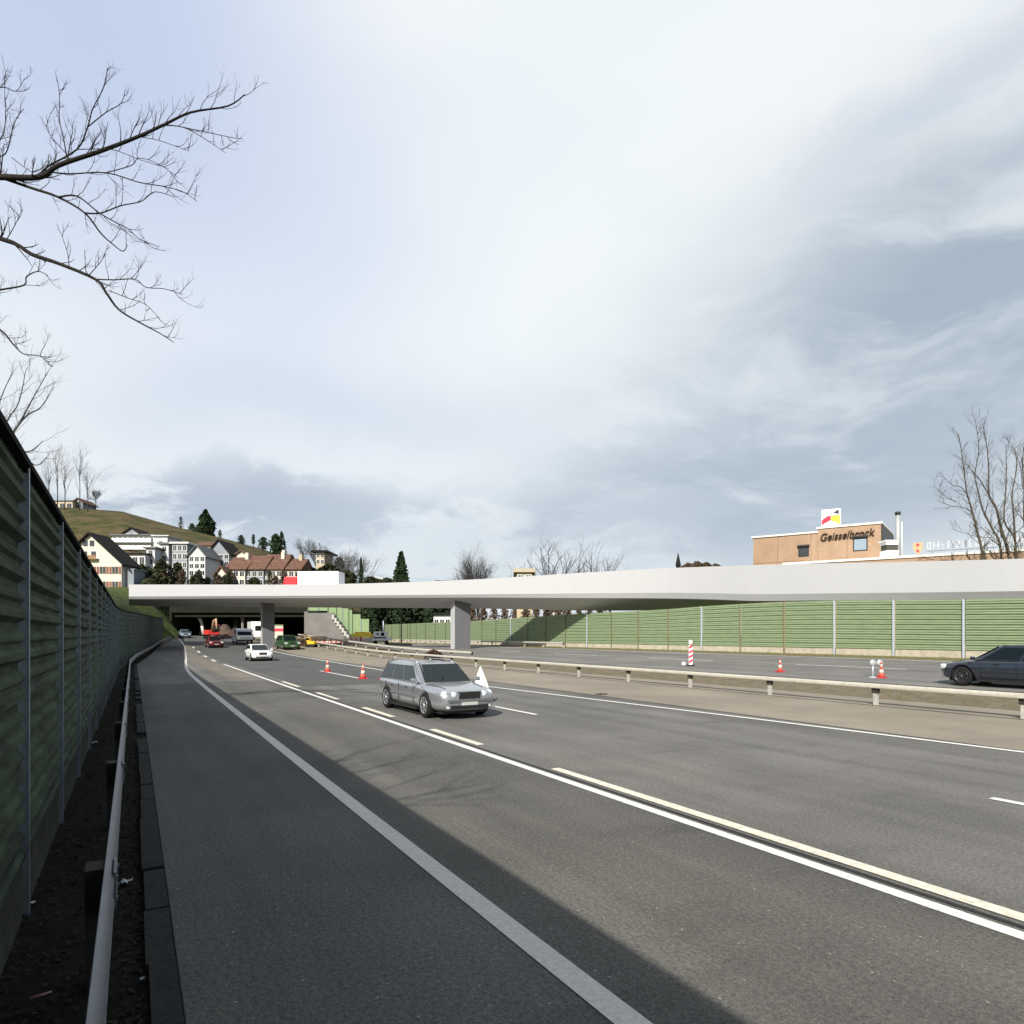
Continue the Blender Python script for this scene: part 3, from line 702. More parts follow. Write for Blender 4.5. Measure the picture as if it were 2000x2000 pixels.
    if detail:
        q = MB(); q.cbox((f-.04, 0, fz+.10), (.12, w*grille_w*2+.05, .022)); q.cbox((f-.04, 0, fz-.10), (.12, w*grille_w*2+.05, .022))
        for i in range(3): q.cbox((f+.006, 0, fz-.04+.04*i), (.012, w*grille_w*2-.03, .008))
        q.build('grille_frame', chrome, go)
        q = MB(); q.cbox((f-.12, 0, .33), (.29, w*1.2, .10)); q.build('lower_intake', blk, root)
        for sg in (1, -1):
            q = MB(); q.cbox((f-.11, sg*w*.62, .34), (.14, .16, .07)); q.build('fog_light', lamp_m, root)
            for xh in (.35, -.75):
                q = MB(); q.cbox((xh-.1, sg*(w+.004), zl-.13), (.2, .03, .03)); q.build('door_handle', paint, root)
            for xs_ in (hb-.35, hb-1.42, hb-2.45):
                q = MB(); q.cbox((xs_, sg*(w*.992), (zl+.25)/2), (.012, .012, zl-.38)); q.build('door_seam', blk, root)
            q = MB(); q.cbox((-.02, sg*(w+.003), .52), (wb-.95, .022, .05)); q.build('side_trim', bumper or paint, root)
            q = MB(); q.cbox((-.02, sg*(w*.97), .215), (wb-.9, .06, .07)); q.build('sill', blk, root)
        q = MB(); q.cbox((f+.0, 0, .50), (.06, w*1.35, .05)); o = q.build('bumper_strip', bumper or paint, root)
        for sg in (1, -1):
            q = MB(); q.tube([(f-.32, sg*w*.60, nose_z+.098-.03), (hb+.1, sg*w*.80, zl+.003)], .008, 4); q.build('bonnet_seam', blk, root)
        if style == 'estate':
            for sg in (1, -1):
                q = MB(); q.tube([(xf_t-.15, sg*wt*.86, zt-.02), (xf_t-.3, sg*wt*.86, zt+.045), (xr_t+.35, sg*wt*.86, zt+.04), (xr_t+.2, sg*wt*.86, zt-.03)], .014, 6); q.build('roof_rail', chrome, root)
            q = MB(); q.tube([(hb+.05, -.25, zl+.06), (hb-.3, .1, zl+.2)], .008, 4); q.build('wiper', blk, root)
    q = MB(); q.cbox((f+.0, 0, .42), (.05, .46, .09)); q.build('number_plate', plate_m, root)
    return root
HEAD_IN = math.atan2(-CA, SA); HEAD_OUT = math.atan2(CA, -SA)
silver = mat('silver_paint', (.40, .415, .435), .26, .7, coat=.6)
white_p = mat('white_paint', (.80, .80, .80), .3, coat=.5)
darkgrey = mat('dark_grey_paint', (.03, .037, .05), .2, .4, coat=.9)
red_p = mat('dark_red_paint', (.13, .012, .012), .3, .2, coat=.5)
green_p = mat('green_paint', (.035, .09, .03), .3, .2, coat=.5)
blue_p = mat('pale_blue_paint', (.20, .27, .32), .3, .3, coat=.5)
sp_ = Vector((-2.34, 19.35, 0))
car('silver estate car with black grille driving towards the viewer in the middle lane', sp_, HEAD_IN+R(1.5), silver, 4.80, 1.80, 1.43, .90, .27, 2.83, 'estate', twin=True, bumper=mat('bumper_grey', (.10,.105,.11), .5))
dx, dy = SN(12.96-1.62, 26.55)
car('dark grey hatchback cut off by the right edge of the picture', (dx, dy, H2(dx, dy, 26.55)), HEAD_OUT, darkgrey, 4.3, 1.78, 1.46, .92, .25, 2.6, 'hatch', rim=mat('dark_rim', (.05,.05,.055), .4, .5))
p = G(470, 1248); car('white car with dark windscreen coming towards the viewer beside the traffic cone', (p.x, p.y+2, H(p.x, p.y+2)), HEAD_IN+R(1), white_p, 4.3, 1.76, 1.40, .90, .28, 2.6, 'hatch')
p = G(393, 1223); car('dark red car with headlights on, left of the white car', (p.x, p.y+1.5, H(p.x, p.y+1.5)), HEAD_IN+R(3), red_p, 4.2, 1.74, 1.40, .90, .28, 2.55, 'sedan', detail=False)
p = G(537, 1226); car('dark green car with bright headlights right of the narrow bridge pier', (p.x, p.y+1.0, H(p.x, p.y+1)), HEAD_IN+R(4), green_p, 4.5, 1.98, 1.68, 1.0, .24, 2.7, 'estate', detail=False)
p = P(348, 1203, 113); car('pale blue car just leaving the dark tunnel mouth', (p.x, p.y, H(p.x, p.y)), HEAD_IN+R(2), blue_p, 4.2, 1.74, 1.42, .90, .28, 2.55, 'sedan', detail=False)
# white van: tall box with cab
def van(label, x, d, paint, W=2.0, Ht=2.4, L=5.4, head=HEAD_IN):
    u = (x-966)/1256; X = u*d; root = thing('van', label, 'van', (X, d, H(X, d)), head)
    b = MB(); f = L/2
    prof = [(f,.35),(f,.95),(f-.35,1.15),(f-.95,Ht-.15),(f-1.3,Ht),(-f,Ht),(-f,.35)]
    b.prism(prof, -W/2, W/2); o = b.build('body', paint, root); o.parent = None; modified(o, .06, 3); o.parent = root
    b = MB(); a0, a1 = Vector((f-.36, 0, 1.2)), Vector((f-.90, 0, Ht-.28))
    b.add([(a0.x+.03,-W*.43,a0.z),(a0.x+.03,W*.43,a0.z),(a1.x+.03,W*.40,a1.z),(a1.x+.03,-W*.40,a1.z)], [(0,1,2,3)])
    b.add([(a0.x-.05,-W*.43,a0.z),(a0.x-.05,W*.43,a0.z),(a1.x-.05,W*.40,a1.z),(a1.x-.05,-W*.40,a1.z)], [(3,2,1,0)]); b.build('windscreen', glass_m, root)
    for sg in (1, -1):
        b = MB(); b.cbox((f-1.2, sg*(W/2+.004), 1.62), (.9, .02, .5)); b.build('side_window', glass_m, root)
        b = MB(); b.cbox((f, sg*W*.38, .78), (.06, .32, .2)); b.build('headlight', lamp_m, root)
        for x_ in (f-.9, -f+1.0): wheel_parts(root, x_, sg*(W/2-.09), .35, .2, rim_m)
    b = MB(); b.cbox((f+.01, 0, .45), (.08, W*.96, .22)); b.build('bumper', blk, root)
    return root
van('white delivery van behind the white car', 457, 93, white_p, 2.1, 2.1)
# white lorry seen beside the narrow pier
def lorry(label, X, Y, z, head, cabm, boxm, L=7.5, cabH=2.5, boxH=3.1, cab_first=True):
    root = thing('truck', label, 'truck', (X, Y, z), head)
    f = L/2
    b = MB(); b.prism([(f,.5),(f,1.4),(f-.15,cabH-.1),(f-.4,cabH),(f-1.7,cabH),(f-1.7,.5)], -1.15, 1.15); o = b.build('cab', cabm, root); o.parent = None; modified(o, .07, 3); o.parent = root
    b = MB(); b.cbox((f+.0-.05, 0, 1.85), (.16, 1.95, .75)); b.build('windscreen', glass_m, root)
    b = MB(); b.box((-f, -1.25, .95), (f-1.85, 1.25, boxH)); o = b.build('cargo_box', boxm, root); o.parent = None; modified(o, .03, 2); o.parent = root
    b = MB(); b.box((-f, -.5, .55), (f-.2, .5, .93)); b.build('chassis', blk, root)
    for x_ in (f-1.0, -f+1.3):
        for sg in (1, -1): wheel_parts(root, x_, sg*1.05, .47, .26, rim_m)
    return root
X, Y = P(488, 1200, 104).xy
lorry('white lorry parked left of the narrow bridge pier', X, Y, H(X, Y), HEAD_IN, white_p, white_p, 6.0, 2.6, 2.9)
# lorry on the bridge
a, c = P(537, 1100, 82), P(648, 1100, 82)
ctr = (a+c)/2; 
lorry_z = Z(1129.5, 77)+.56
red_c = mat('red_paint', (.62, .012, .02), .35, coat=.3); white_b = mat('white_box', (.82, .82, .82), .5)
lorry('red cabbed lorry with plain white box crossing on the white bridge', ctr.x, 82, lorry_z, math.pi-.06, red_c, white_b, 6.9, 2.35, 2.95)

# ------------------------------------------------------------------ trees
bark_d = mat('bark_dark', (.022, .019, .017), .9, var=.3, scale=6); bark_g = mat('bark_grey', (.075, .072, .068), .9, var=.3, scale=4)
bark_b = mat('bark_brown', (.075, .062, .042), .9, var=.3, scale=4)
def twigs(b, base, d, length, rad, depth, rnd, up=.12, kids=(3, 5), spread=38, k=4, wig=.16, ratio=.55):
    n = 4; pts = [base.copy()]; rr = [rad]; q = d.normalized(); p = base.copy()
    for i in range(n):
        q = (q+Vector((rnd.gauss(0, wig), rnd.gauss(0, wig), rnd.gauss(0, wig)+up))).normalized()
        p = p+q*length/n; pts.append(p.copy()); rr.append(rad*(1-.72*(i+1)/n))
    b.tube(pts, rr, k, cap=False)
    if depth <= 0: return
    for c in range(rnd.randint(*kids)):
        t = rnd.uniform(.2, .97); i = min(n-1, int(t*n)); f = t*n-i
        pp = pts[i].lerp(pts[i+1], f); ax = (pts[i+1]-pts[i]).normalized()
        side = ax.orthogonal().normalized(); side.rotate(Matrix.Rotation(rnd.uniform(0, 2*math.pi), 3, ax))
        a_ = R(rnd.uniform(spread*.6, spread*1.4)); nd = ax*math.cos(a_)+side*math.sin(a_)
        twigs(b, pp, nd, length*rnd.uniform(ratio*.7, ratio*1.25)*(1.15-.5*t), rr[i]*.62, depth-1, rnd, up, kids, spread, k, wig, ratio)
def traced_limb(b, rnd, pxs, d0, d1, r0, r1, tw=1.0, every=.35, tl=(.5, 1.1), depth=2, trad=.007, up=.25, curl=.6, thin=.78):
    """a limb that follows a polyline and carries twigs; depth runs from d0 to d1"""
    r0 *= thin; n = len(pxs); pts = [P(x, y, d0+(d1-d0)*i/(n-1)) for i, (x, y) in enumerate(pxs)]
    fine = []
    for i in range(n-1):
        p0 = pts[max(i-1, 0)]; p1 = pts[i]; p2 = pts[i+1]; p3 = pts[min(i+2, n-1)]
        for j in range(4):
            t = j/4; fine.append(.5*((2*p1)+(p2-p0)*t+(2*p0-5*p1+4*p2-p3)*t*t+(3*p1-p0-3*p2+p3)*t**3))
    fine.append(pts[-1]); m = len(fine)
    rads = [r0+(r1-r0)*(i/(m-1))**.8 for i in range(m)]
    b.tube(fine, rads, 6)
    acc = 0
    for i in range(1, m):
        seg = (fine[i]-fine[i-1]); acc += seg.length
        while acc > every:
            acc -= every*rnd.uniform(.6, 1.4)
            if rnd.random() > tw: continue
            ax = seg.normalized(); side = ax.orthogonal().normalized(); side.rotate(Matrix.Rotation(rnd.uniform(0, 6.28), 3, ax))
            side = (side+Vector((0, -.0, curl))).normalized()
            nd = ax*.75+side*.8
            twigs(b, fine[i], nd, rnd.uniform(*tl), max(trad, rads[i]*.35), depth, rnd, up=up, kids=(2, 4), spread=42, k=3)
rnd = random.Random(11)
lt = thing('bare_tree', 'leafless tree overhanging from behind the left wall, with long dark branches against the sky', 'tree', (-14.5, 12.5, 0), group='bare trees')
b = MB(); b.tube([(-14.5,12.5,-.3),(-14.4,12.6,2.5),(-14.2,12.5,5),(-14.3,12.4,8),(-14.0,12.3,11)], [.3,.24,.2,.15,.07], 10)
b.build('trunk', bark_d, lt, world=True)
b = MB()
D = 12.5
tl = traced_limb
tl(b, rnd, [(-500,520),(-250,400),(-60,335),(0,334),(75,334),(110,312),(190,285),(260,258),(310,235),(360,212),(430,200),(462,178)], D, D-.5, .10, .008, 1, .20, (.3,.75), 2)
tl(b, rnd, [(75,334),(90,314),(145,282),(165,240),(175,205),(195,165),(203,128)], D, D+.4, .028, .006, 1, .22, (.25,.6), 2)
tl(b, rnd, [(125,292),(120,262),(112,225),(112,180),(108,150)], D, D+.6, .016, .005, 1, .25, (.2,.45), 1)
tl(b, rnd, [(165,240),(200,212),(228,195),(236,170)], D+.3, D+.5, .014, .005, 1, .22, (.2,.5), 1)
tl(b, rnd, [(125,290),(100,262),(88,240),(95,215)], D, D+.6, .011, .004, 1, .25, (.2,.45), 1)
tl(b, rnd, [(0,334),(60,355),(110,372),(160,402),(190,440),(214,462),(232,474),(240,462)], D, D-.6, .038, .006, .6, .3, (.25,.5), 1)
tl(b, rnd, [(110,372),(145,370),(185,400),(215,418),(242,432),(262,450),(300,466)], D-.2, D-.8, .022, .005, 1, .22, (.25,.6), 2)
tl(b, rnd, [(160,402),(190,402),(228,388),(266,380),(292,362),(330,372)], D-.3, D-.4, .020, .005, 1, .22, (.25,.6), 2)
tl(b, rnd, [(92,324),(130,328),(200,326),(262,344),(310,352),(345,362),(372,380)], D, D-.9, .018, .005, 1, .24, (.25,.6), 1)
tl(b, rnd, [(200,326),(248,312),(262,298),(300,310),(335,335)], D-.3, D-.6, .012, .004, 1, .25, (.2,.5), 1)
tl(b, rnd, [(145,282),(210,282),(260,300),(318,318)], D-.3, D-.6, .010, .004, 1, .25, (.2,.5), 1)
tl(b, rnd, [(310,236),(345,240),(380,258),(425,288)], D-.3, D-.6, .014, .004, 1, .25, (.2,.5), 1)
tl(b, rnd, [(345,240),(392,250),(440,260),(458,262)], D-.3, D-.4, .010, .004, 1, .22, (.2,.4), 1)
tl(b, rnd, [(260,258),(300,265),(355,285)], D-.3, D-.4, .009, .004, 1, .22, (.2,.4), 1)
tl(b, rnd, [(-400,470),(-200,415),(0,450),(60,480),(110,497),(180,527),(200,552),(225,585),(270,612),(300,628),(328,646)], D, D-1, .07, .006, 1, .24, (.25,.55), 1)
tl(b, rnd, [(180,527),(215,528),(255,527),(275,542),(310,545),(345,556)], D-.5, D-.9, .015, .005, 1, .2, (.25,.5), 2)
tl(b, rnd, [(205,548),(240,562),(275,575),(300,600)], D-.5, D-.9, .011, .004, 1, .22, (.2,.4), 1)
tl(b, rnd, [(165,522),(185,500),(200,478)], D-.5, D-.6, .012, .004, 1, .15, (.2,.45), 2)
tl(b, rnd, [(-200,560),(-60,560),(0,547),(45,538),(50,522),(72,512),(90,520)], D, D-.5, .03, .006, 1, .25, (.25,.5), 2)
tl(b, rnd, [(130,508),(128,480),(115,440)], D-.3, D-.2, .011, .004, 1, .2, (.2,.35), 1)
tl(b, rnd, [(10,456),(28,425),(42,395)], D-.1, D+.2, .013, .004, 1, .15, (.25,.5), 2)
tl(b, rnd, [(-200,640),(-60,590),(0,622),(25,650),(45,668),(75,672),(100,692)], D, D-.6, .03, .005, 1, .22, (.25,.5), 2)
tl(b, rnd, [(-80,330),(-20,300),(10,290),(22,250),(30,225),(45,205)], D+.2, D+.8, .02, .005, 1, .22, (.3,.6), 2)
tl(b, rnd, [(-90,300),(-40,290),(0,262),(10,230),(8,150)], D+.3, D+1, .02, .005, 1, .25, (.3,.6), 2)
tl(b, rnd, [(-100,250),(-50,200),(0,165),(30,172),(45,150)], D+.3, D+1, .018, .005, 1, .22, (.3,.5), 2)
tl(b, rnd, [(22,297),(45,315),(65,325),(90,310)], D+.1, D+.1, .01, .004, 1, .22, (.2,.4), 1)
b.build('branches', bark_d, lt, world=True)
# brush rising over the wall
bt = thing('bare_tree', 'small bushy leafless tree peeping over the left wall below the long branches', 'tree', P(-10, 1150, 16), group='bare trees')
b = MB(); q = P(-30, 900, 16); b.tube([(q.x, q.y, -.3), (q.x, q.y, 3), q], [.12, .09, .05], 7); b.build('trunk', bark_g, bt, world=True)
b = MB()
for pts in ([(-30,900),(35,800),(60,755),(90,702)], [(-30,900),(40,795),(75,770),(95,742)], [(-30,900),(-10,800),(0,755),(22,705)], [(-30,900),(20,860),(60,850),(80,832)], [(-30,900),(10,800),(35,760),(48,700)], [(-30,900),(40,870),(70,878),(88,862)]):
    tl(b, rnd, pts, 16, 16.5, .035, .007, 1, .25, (.35,.8), 2, .006, .15, .3)
b.build('branches', bark_g, bt, world=True)
# tree with many stems, right
rt = thing('bare_tree', 'large many-stemmed leafless tree at the right edge beyond the bridge', 'tree', P(1888, 1198, 58), group='bare trees')
def C3(x, y): return ((x/6.44+1780)/1.0352, (y/6.44+800)/1.0352)
b = MB()
for pts, r0 in (([(930,2500),(900,1870),(840,1570),(760,1260),(700,1050),(670,820),(620,450),(590,300)], .16), ([(1180,2500),(1120,1730),(1030,1520),(900,1260),(840,1020),(800,820),(850,500),(810,170)], .15),
                ([(1300,2500),(1230,1850),(1130,1500),(1070,1250),(980,1080),(975,800),(955,500),(900,180)], .20), ([(1340,2500),(1320,1860),(1290,1600),(1170,1400),(1190,1000),(1195,700),(1190,450)], .15),
                ([(1345,2500),(1310,1700),(1285,1300),(1270,1050),(1330,700),(1290,480)], .13), ([(1500,2500),(1480,1800),(1420,1400),(1420,1000),(1400,640),(1460,200)], .16)):
    tl(b, rnd, [C3(*q) for q in pts], 58, 58.5, r0, .02, 1, .34, (.8,2.1), 2, .018, .12, .35)
for pts, r0 in (([(720,1100),(630,980),(520,950),(430,870)], .06), ([(760,1290),(680,1240),(500,1210),(330,1150)], .06), ([(560,1160),(430,1090),(290,960)], .045), ([(980,1080),(860,880),(760,770),(660,640)], .08), ([(1060,1640),(940,1530),(850,1460),(760,1300)], .04),
                ([(1420,1400),(1310,1250),(1400,1150)], .05), ([(1250,850),(1330,940),(1400,1040)], .04), ([(1400,1000),(1370,700),(1290,480)], .05), ([(1010,1610),(850,1600),(680,1560),(500,1500)], .035)):
    tl(b, rnd, [C3(*q) for q in pts], 58, 58.3, r0, .014, 1, .40, (.8,1.9), 2, .016, .12, .35)
b.build('branches', bark_b, rt, world=True)

so_ = thing('bare_tree', 'leafless tree behind the left wall beside the viewer, out of the picture, streaking its shadow over the lane', 'tree', (-7.2, 0.8, 0), group='bare trees')
so_['label'] = 'leafless roadside tree behind the wall, nearest the viewer, seen by its shadow streaks'
b = MB(); b.tube([(-7.2,.8,-.3),(-7.1,.9,2.5),(-7.0,.8,5.2)], [.16,.13,.1], 8); b.build('trunk', bark_d, so_, world=True)
b = MB()
for i in range(9):
    a_ = rnd.uniform(0, 6.28); twigs(b, Vector((-7.0,.8,4.2+i*.12)), Vector((math.cos(a_)*.55+.25, math.sin(a_)*.5, 1)), rnd.uniform(3.2, 5.2), .05, 3, rnd, .1, (3,5), 34, 4, .14, .6)
b.build('branches', bark_d, so_, world=True)
def bare_tree(x, ytop, d, spread, label, seed, m=bark_g, ybase=None, twig=.02, kids=(4,6), rad=None, nb=11):
    r_ = random.Random(seed); q = P(x, ytop, d); z0 = H(q.x, q.y) if ybase is None else Z(ybase, d)
    hgt = q.z-z0
    root = thing('bare_tree', label, 'tree', (q.x, q.y, z0), group='bare trees')
    t = MB(); R0 = rad or hgt*.022
    t.tube([(q.x, q.y, z0-.5), (q.x+.1, q.y, z0+hgt*.3), (q.x, q.y, z0+hgt*.62)], [R0, R0*.8, R0*.4], 7); t.build('trunk', m, root, world=True)
    b = MB()
    for i in range(nb):
        z = z0+hgt*r_.uniform(.25, .62); a_ = r_.uniform(0, 6.28); e = r_.uniform(.5, 1.2)
        twigs(b, Vector((q.x, q.y, z)), Vector((math.cos(a_)*spread, math.sin(a_)*spread, e)), (z0+hgt-z)*r_.uniform(.7, 1.0), max(twig*1.6, R0*.4), 3, r_, .14, kids, 40, 3, .14, .6)
    b.build('branches', m, root, world=True)
    return root
leafg = {}
def foliage(b, pts_fn, n, size, rnd_):
    for _ in range(n):
        p = pts_fn(); s_ = size*rnd_.uniform(.6, 1.4)
        a_ = Vector((rnd_.gauss(0,1), rnd_.gauss(0,1), rnd_.gauss(0,.7))).normalized()*s_; c_ = a_.orthogonal().normalized()*s_*.6
        c_.rotate(Matrix.Rotation(rnd_.uniform(0, 6.28), 3, a_.normalized()))
        b.add([p-a_-c_, p+a_-c_, p+a_*1.1+c_, p-a_+c_], [(0,1,2,3)])
ever = mat('evergreen_needles', (.018, .032, .014), .9, scale=1.2, col2=(.035, .055, .025))
ivy = mat('dark_shrub_leaves', (.022, .030, .014), .9, scale=.8, col2=(.05, .055, .028))
brown_l = mat('winter_shrub', (.075, .055, .038), .95, scale=.8, col2=(.12, .085, .06))
def conifer(x, ytop, ybot, half, d, label, seed, shape='spruce', m=ever, n=1500, group='evergreen trees', name='conifer_tree'):
    r_ = random.Random(seed); q0 = P(x, ybot, d); q1 = P(x, ytop, d); z0 = min(H(q0.x, q0.y), q0.z); hw = half*d/1256; hh = q1.z-q0.z
    root = thing(name, label, 'tree', (q0.x, q0.y, z0), group=group)
    t = MB(); t.tube([(q0.x, d, z0-.6), (q0.x, d, q0.z+hh*.55), (q0.x, d, q1.z-.2)], [max(.12, hh*.02), hh*.012, .03], 6); t.build('trunk', bark_d, root, world=True)
    b = MB()
    layers = 15
    def pt():
        t_ = r_.random()
        if shape == 'spruce':
            t_ = 1-(1-t_)**1.0; lay = math.floor(t_*layers)/layers; fr = (t_*layers) % 1
            env = hw*(1-t_)**.85*(.62+.38*(1-fr))+.05; a_ = r_.uniform(0, 6.28)
            env *= .75+.25*math.sin(a_*5+lay*17+seed)
            rr = env*math.sqrt(r_.random()); return Vector((q0.x+rr*math.cos(a_), d+rr*math.sin(a_), q0.z+hh*t_-rr*.18))
        if shape == 'round':
            a_ = r_.uniform(0, 6.28); env = hw*math.sin(min(1, (1-t_)*1.35+.02)*math.pi/2)*(.8+.2*math.sin(3*a_+t_*9+seed)); rr = env*r_.random()**.4
            return Vector((q0.x+rr*math.cos(a_), d+rr*math.sin(a_), q0.z+hh*t_))
        a_ = r_.uniform(0, 6.28); env = hw*(math.sin((t_*.9+.1)*math.pi))**.5*(.7+.3*math.sin(4*a_+t_*13+seed)); rr = env*r_.random()**.45
        return Vector((q0.x+rr*math.cos(a_), d+rr*math.sin(a_), q0.z+hh*t_))
    foliage(b, pt, n, max(.12, hw*.11), r_)
    b.build('crown', m, root, world=True)
    return root
conifer(757, 1043, 1112, 26, 110, 'tall spruce with ragged whorls rising alone behind the white bridge', 1, 'spruce', n=2600)
conifer(388, 963, 1012, 19, 215, 'broad dark conifer on the skyline of the hill, the largest there', 2, 'round', n=2200)
conifer(341, 975, 1002, 6, 218, 'narrow dark conifer left of the broad one on the skyline', 3, 'col', n=500)
conifer(362, 988, 1006, 9, 218, 'low dark bush between two conifers on the skyline', 4, 'col', n=500)
conifer(520, 1008, 1048, 13, 200, 'dense dark conifer with pointed top at the right end of the hill', 5, 'col', n=1400)
conifer(531, 1003, 1048, 11, 201, 'pointed dark conifer just right of the dense one on the hill', 6, 'round', n=1000)
conifer(681, 1052, 1100, 10, 150, 'slim dark conifer right of the hillside houses', 7, 'spruce', n=900)
for i, (x, yt, yb_, hw_, d_, lab) in enumerate(((415,1000,1020,5,214,'tiny dark conifer right of the broad skyline conifer'), (455,1010,1028,9,210,'low dark hedge clump on the right skyline, beside a small conifer'), (478,1008,1026,4,208,'small upright conifer sticking out of the skyline hedge'), (497,1014,1036,12,206,'wide dark bush at the right end of the skyline hedge'),
        (232,970,978,9,225,'low dark bush on the bare left skyline'), (300,988,996,6,222,'tiny bush where the skyline starts to fall'))):
    conifer(x, yt, yb_, hw_, d_, lab, 20+i, 'col', n=500, name='shrub', group='shrubs on the skyline')
for i, (x, yt, yb_, hw_, d_, lab) in enumerate(((268,1066,1120,20,128,'dark evergreen bush right of the white gabled house'), (305,1056,1120,22,130,'tallest dark evergreen bush in front of the pale apartment blocks'), (335,1062,1120,16,132,'dark evergreen bush below the blue grey house'),
        (372,1084,1120,20,134,'low dark bush below the white house with many windows'), (430,1088,1120,14,133,'low dark bush in front of the red roofed row'), (480,1090,1120,16,132,'dark garden bush before the middle of the red roofed row'), (300,1088,1125,34,126,'wide low dark hedge just above the bridge parapet'),
        (655,1078,1112,22,140,'dark bush on the slope right of the lorry box'), (620,1066,1105,26,146,'dark green bush behind the lorry box'), (590,1072,1105,16,150,'dark slope bush left of the flat roofed house'), (700,1090,1112,22,135,'low dark bush right of the slim conifer'), (730,1092,1112,20,130,'low dark bush left of the tall spruce'), (640,1052,1090,14,170,'brown green bush behind the flat roofed house'))):
    conifer(x, yt, yb_, hw_, d_, lab, 40+i, 'col', ivy, n=1300, name='shrub', group='dark shrubs among the houses')
rr = random.Random(77)
for i in range(24):
    x = rr.uniform(238, 590); d_ = rr.uniform(127, 139); yb_ = lerp_tab(((238,1095),(330,1100),(450,1108),(600,1100)), x); hh_ = rr.uniform(14, 30)
    conifer(x, yb_-hh_, yb_+8, rr.uniform(6, 12), d_, 'small dark garden bush scattered between the hillside houses', 200+i, 'col', ivy if i % 3 else brown_l, n=500, name='shrub', group='garden bushes between the houses')
bare_tree(645, 1036, 165, .9, 'rounded pale leafless tree right of the flat roofed house', 3, twig=.03)
bare_tree(665, 1044, 160, .9, 'pale leafless tree nearest the slim conifer', 4, twig=.03)
bare_tree(572, 1016, 195, .8, 'leafless tree beside the dark conifers on the hill end', 5, twig=.035)
bare_tree(597, 1018, 190, .8, 'leafless tree above the flat roofed house', 6, twig=.035)
bare_tree(180, 925, 222, .5, 'purplish leafless tree right of the hilltop house', 7, twig=.05, kids=(5,7))
for i, (x, yt, lab) in enumerate(((108,838,'leftmost tall thin bare stem beside the hilltop house'), (122,868,'shorter thin bare stem, second from left on the hilltop'), (150,845,'tall forked bare stem right of the hilltop house'), (165,885,'thin leaning bare stem above the hilltop house'), (92,868,'bare stem close to the noise wall on the hilltop'))):
    bare_tree(x, yt, 205, .22, lab, 60+i, twig=.04, kids=(2,3), rad=.16)
bare_tree(1038, 1022, 110, .7, 'tallest leafless tree in the middle behind the bridge', 8, bark_g, twig=.022, kids=(2,3), nb=8)
bare_tree(1062, 1050, 112, 1.0, 'wide leafless tree right of the tallest middle one', 9, bark_g, twig=.022, kids=(2,3), nb=8)
bare_tree(1010, 1056, 112, 1.0, 'low leafless tree left of the tallest middle one', 10, bark_g, twig=.02, kids=(2,3), nb=8)
bare_tree(1128, 1038, 115, .8, 'leafless tree leaning right, alone behind the bridge', 11, bark_g, twig=.022, kids=(2,3), nb=8)
bare_tree(1150, 1052, 120, .8, 'small leafless tree rightmost of the middle group', 12, bark_g, twig=.02, kids=(2,3))
bare_tree(888, 1058, 150, .3, 'faint narrow leafless tree behind the bridge, left of the beige gable', 13, bark_g, twig=.03)
bare_tree(902, 1062, 150, .3, 'second faint narrow leafless tree behind the bridge', 14, bark_g, twig=.03)
# trees and bushes below the bridge
for i in range(9):
    conifer(700+i*19, 1115, 1225, 21, 132+(i % 3)*3, 'dark evergreen of the row seen under the bridge between wing wall and wide pier', 80+i, 'col', ever, n=2400, group='evergreens seen under the bridge')
for i in range(13):
    conifer(892+i*20, 1146, 1215, 15, 112-i*1.5, 'brown winter bush of the row behind the green noise wall under the bridge', 100+i, 'col', brown_l, n=800, name='shrub', group='brown bushes behind the green wall')
# hedge hump behind the bridge
for i, x in enumerate((1298, 1315, 1332, 1350)):
    conifer(x, 1060+abs(i-1.2)*2.8, 1090, 17, 160, 'distant greyish bush above the bridge, left of the brick building', 130+i, 'col', brown_l, n=1500, name='shrub', group='distant bushes left of the brick building')
# dark reddish shrub in the median, above the silver car
conifer(818, 1228, 1247, 19, 56, 'dark reddish leafless shrub on the median above the silver car roof', 150, 'col', mat('red_shrub', (.07, .035, .03), .9, scale=3, col2=(.10, .06, .04)), n=900, name='shrub', group=None or 'median shrub')

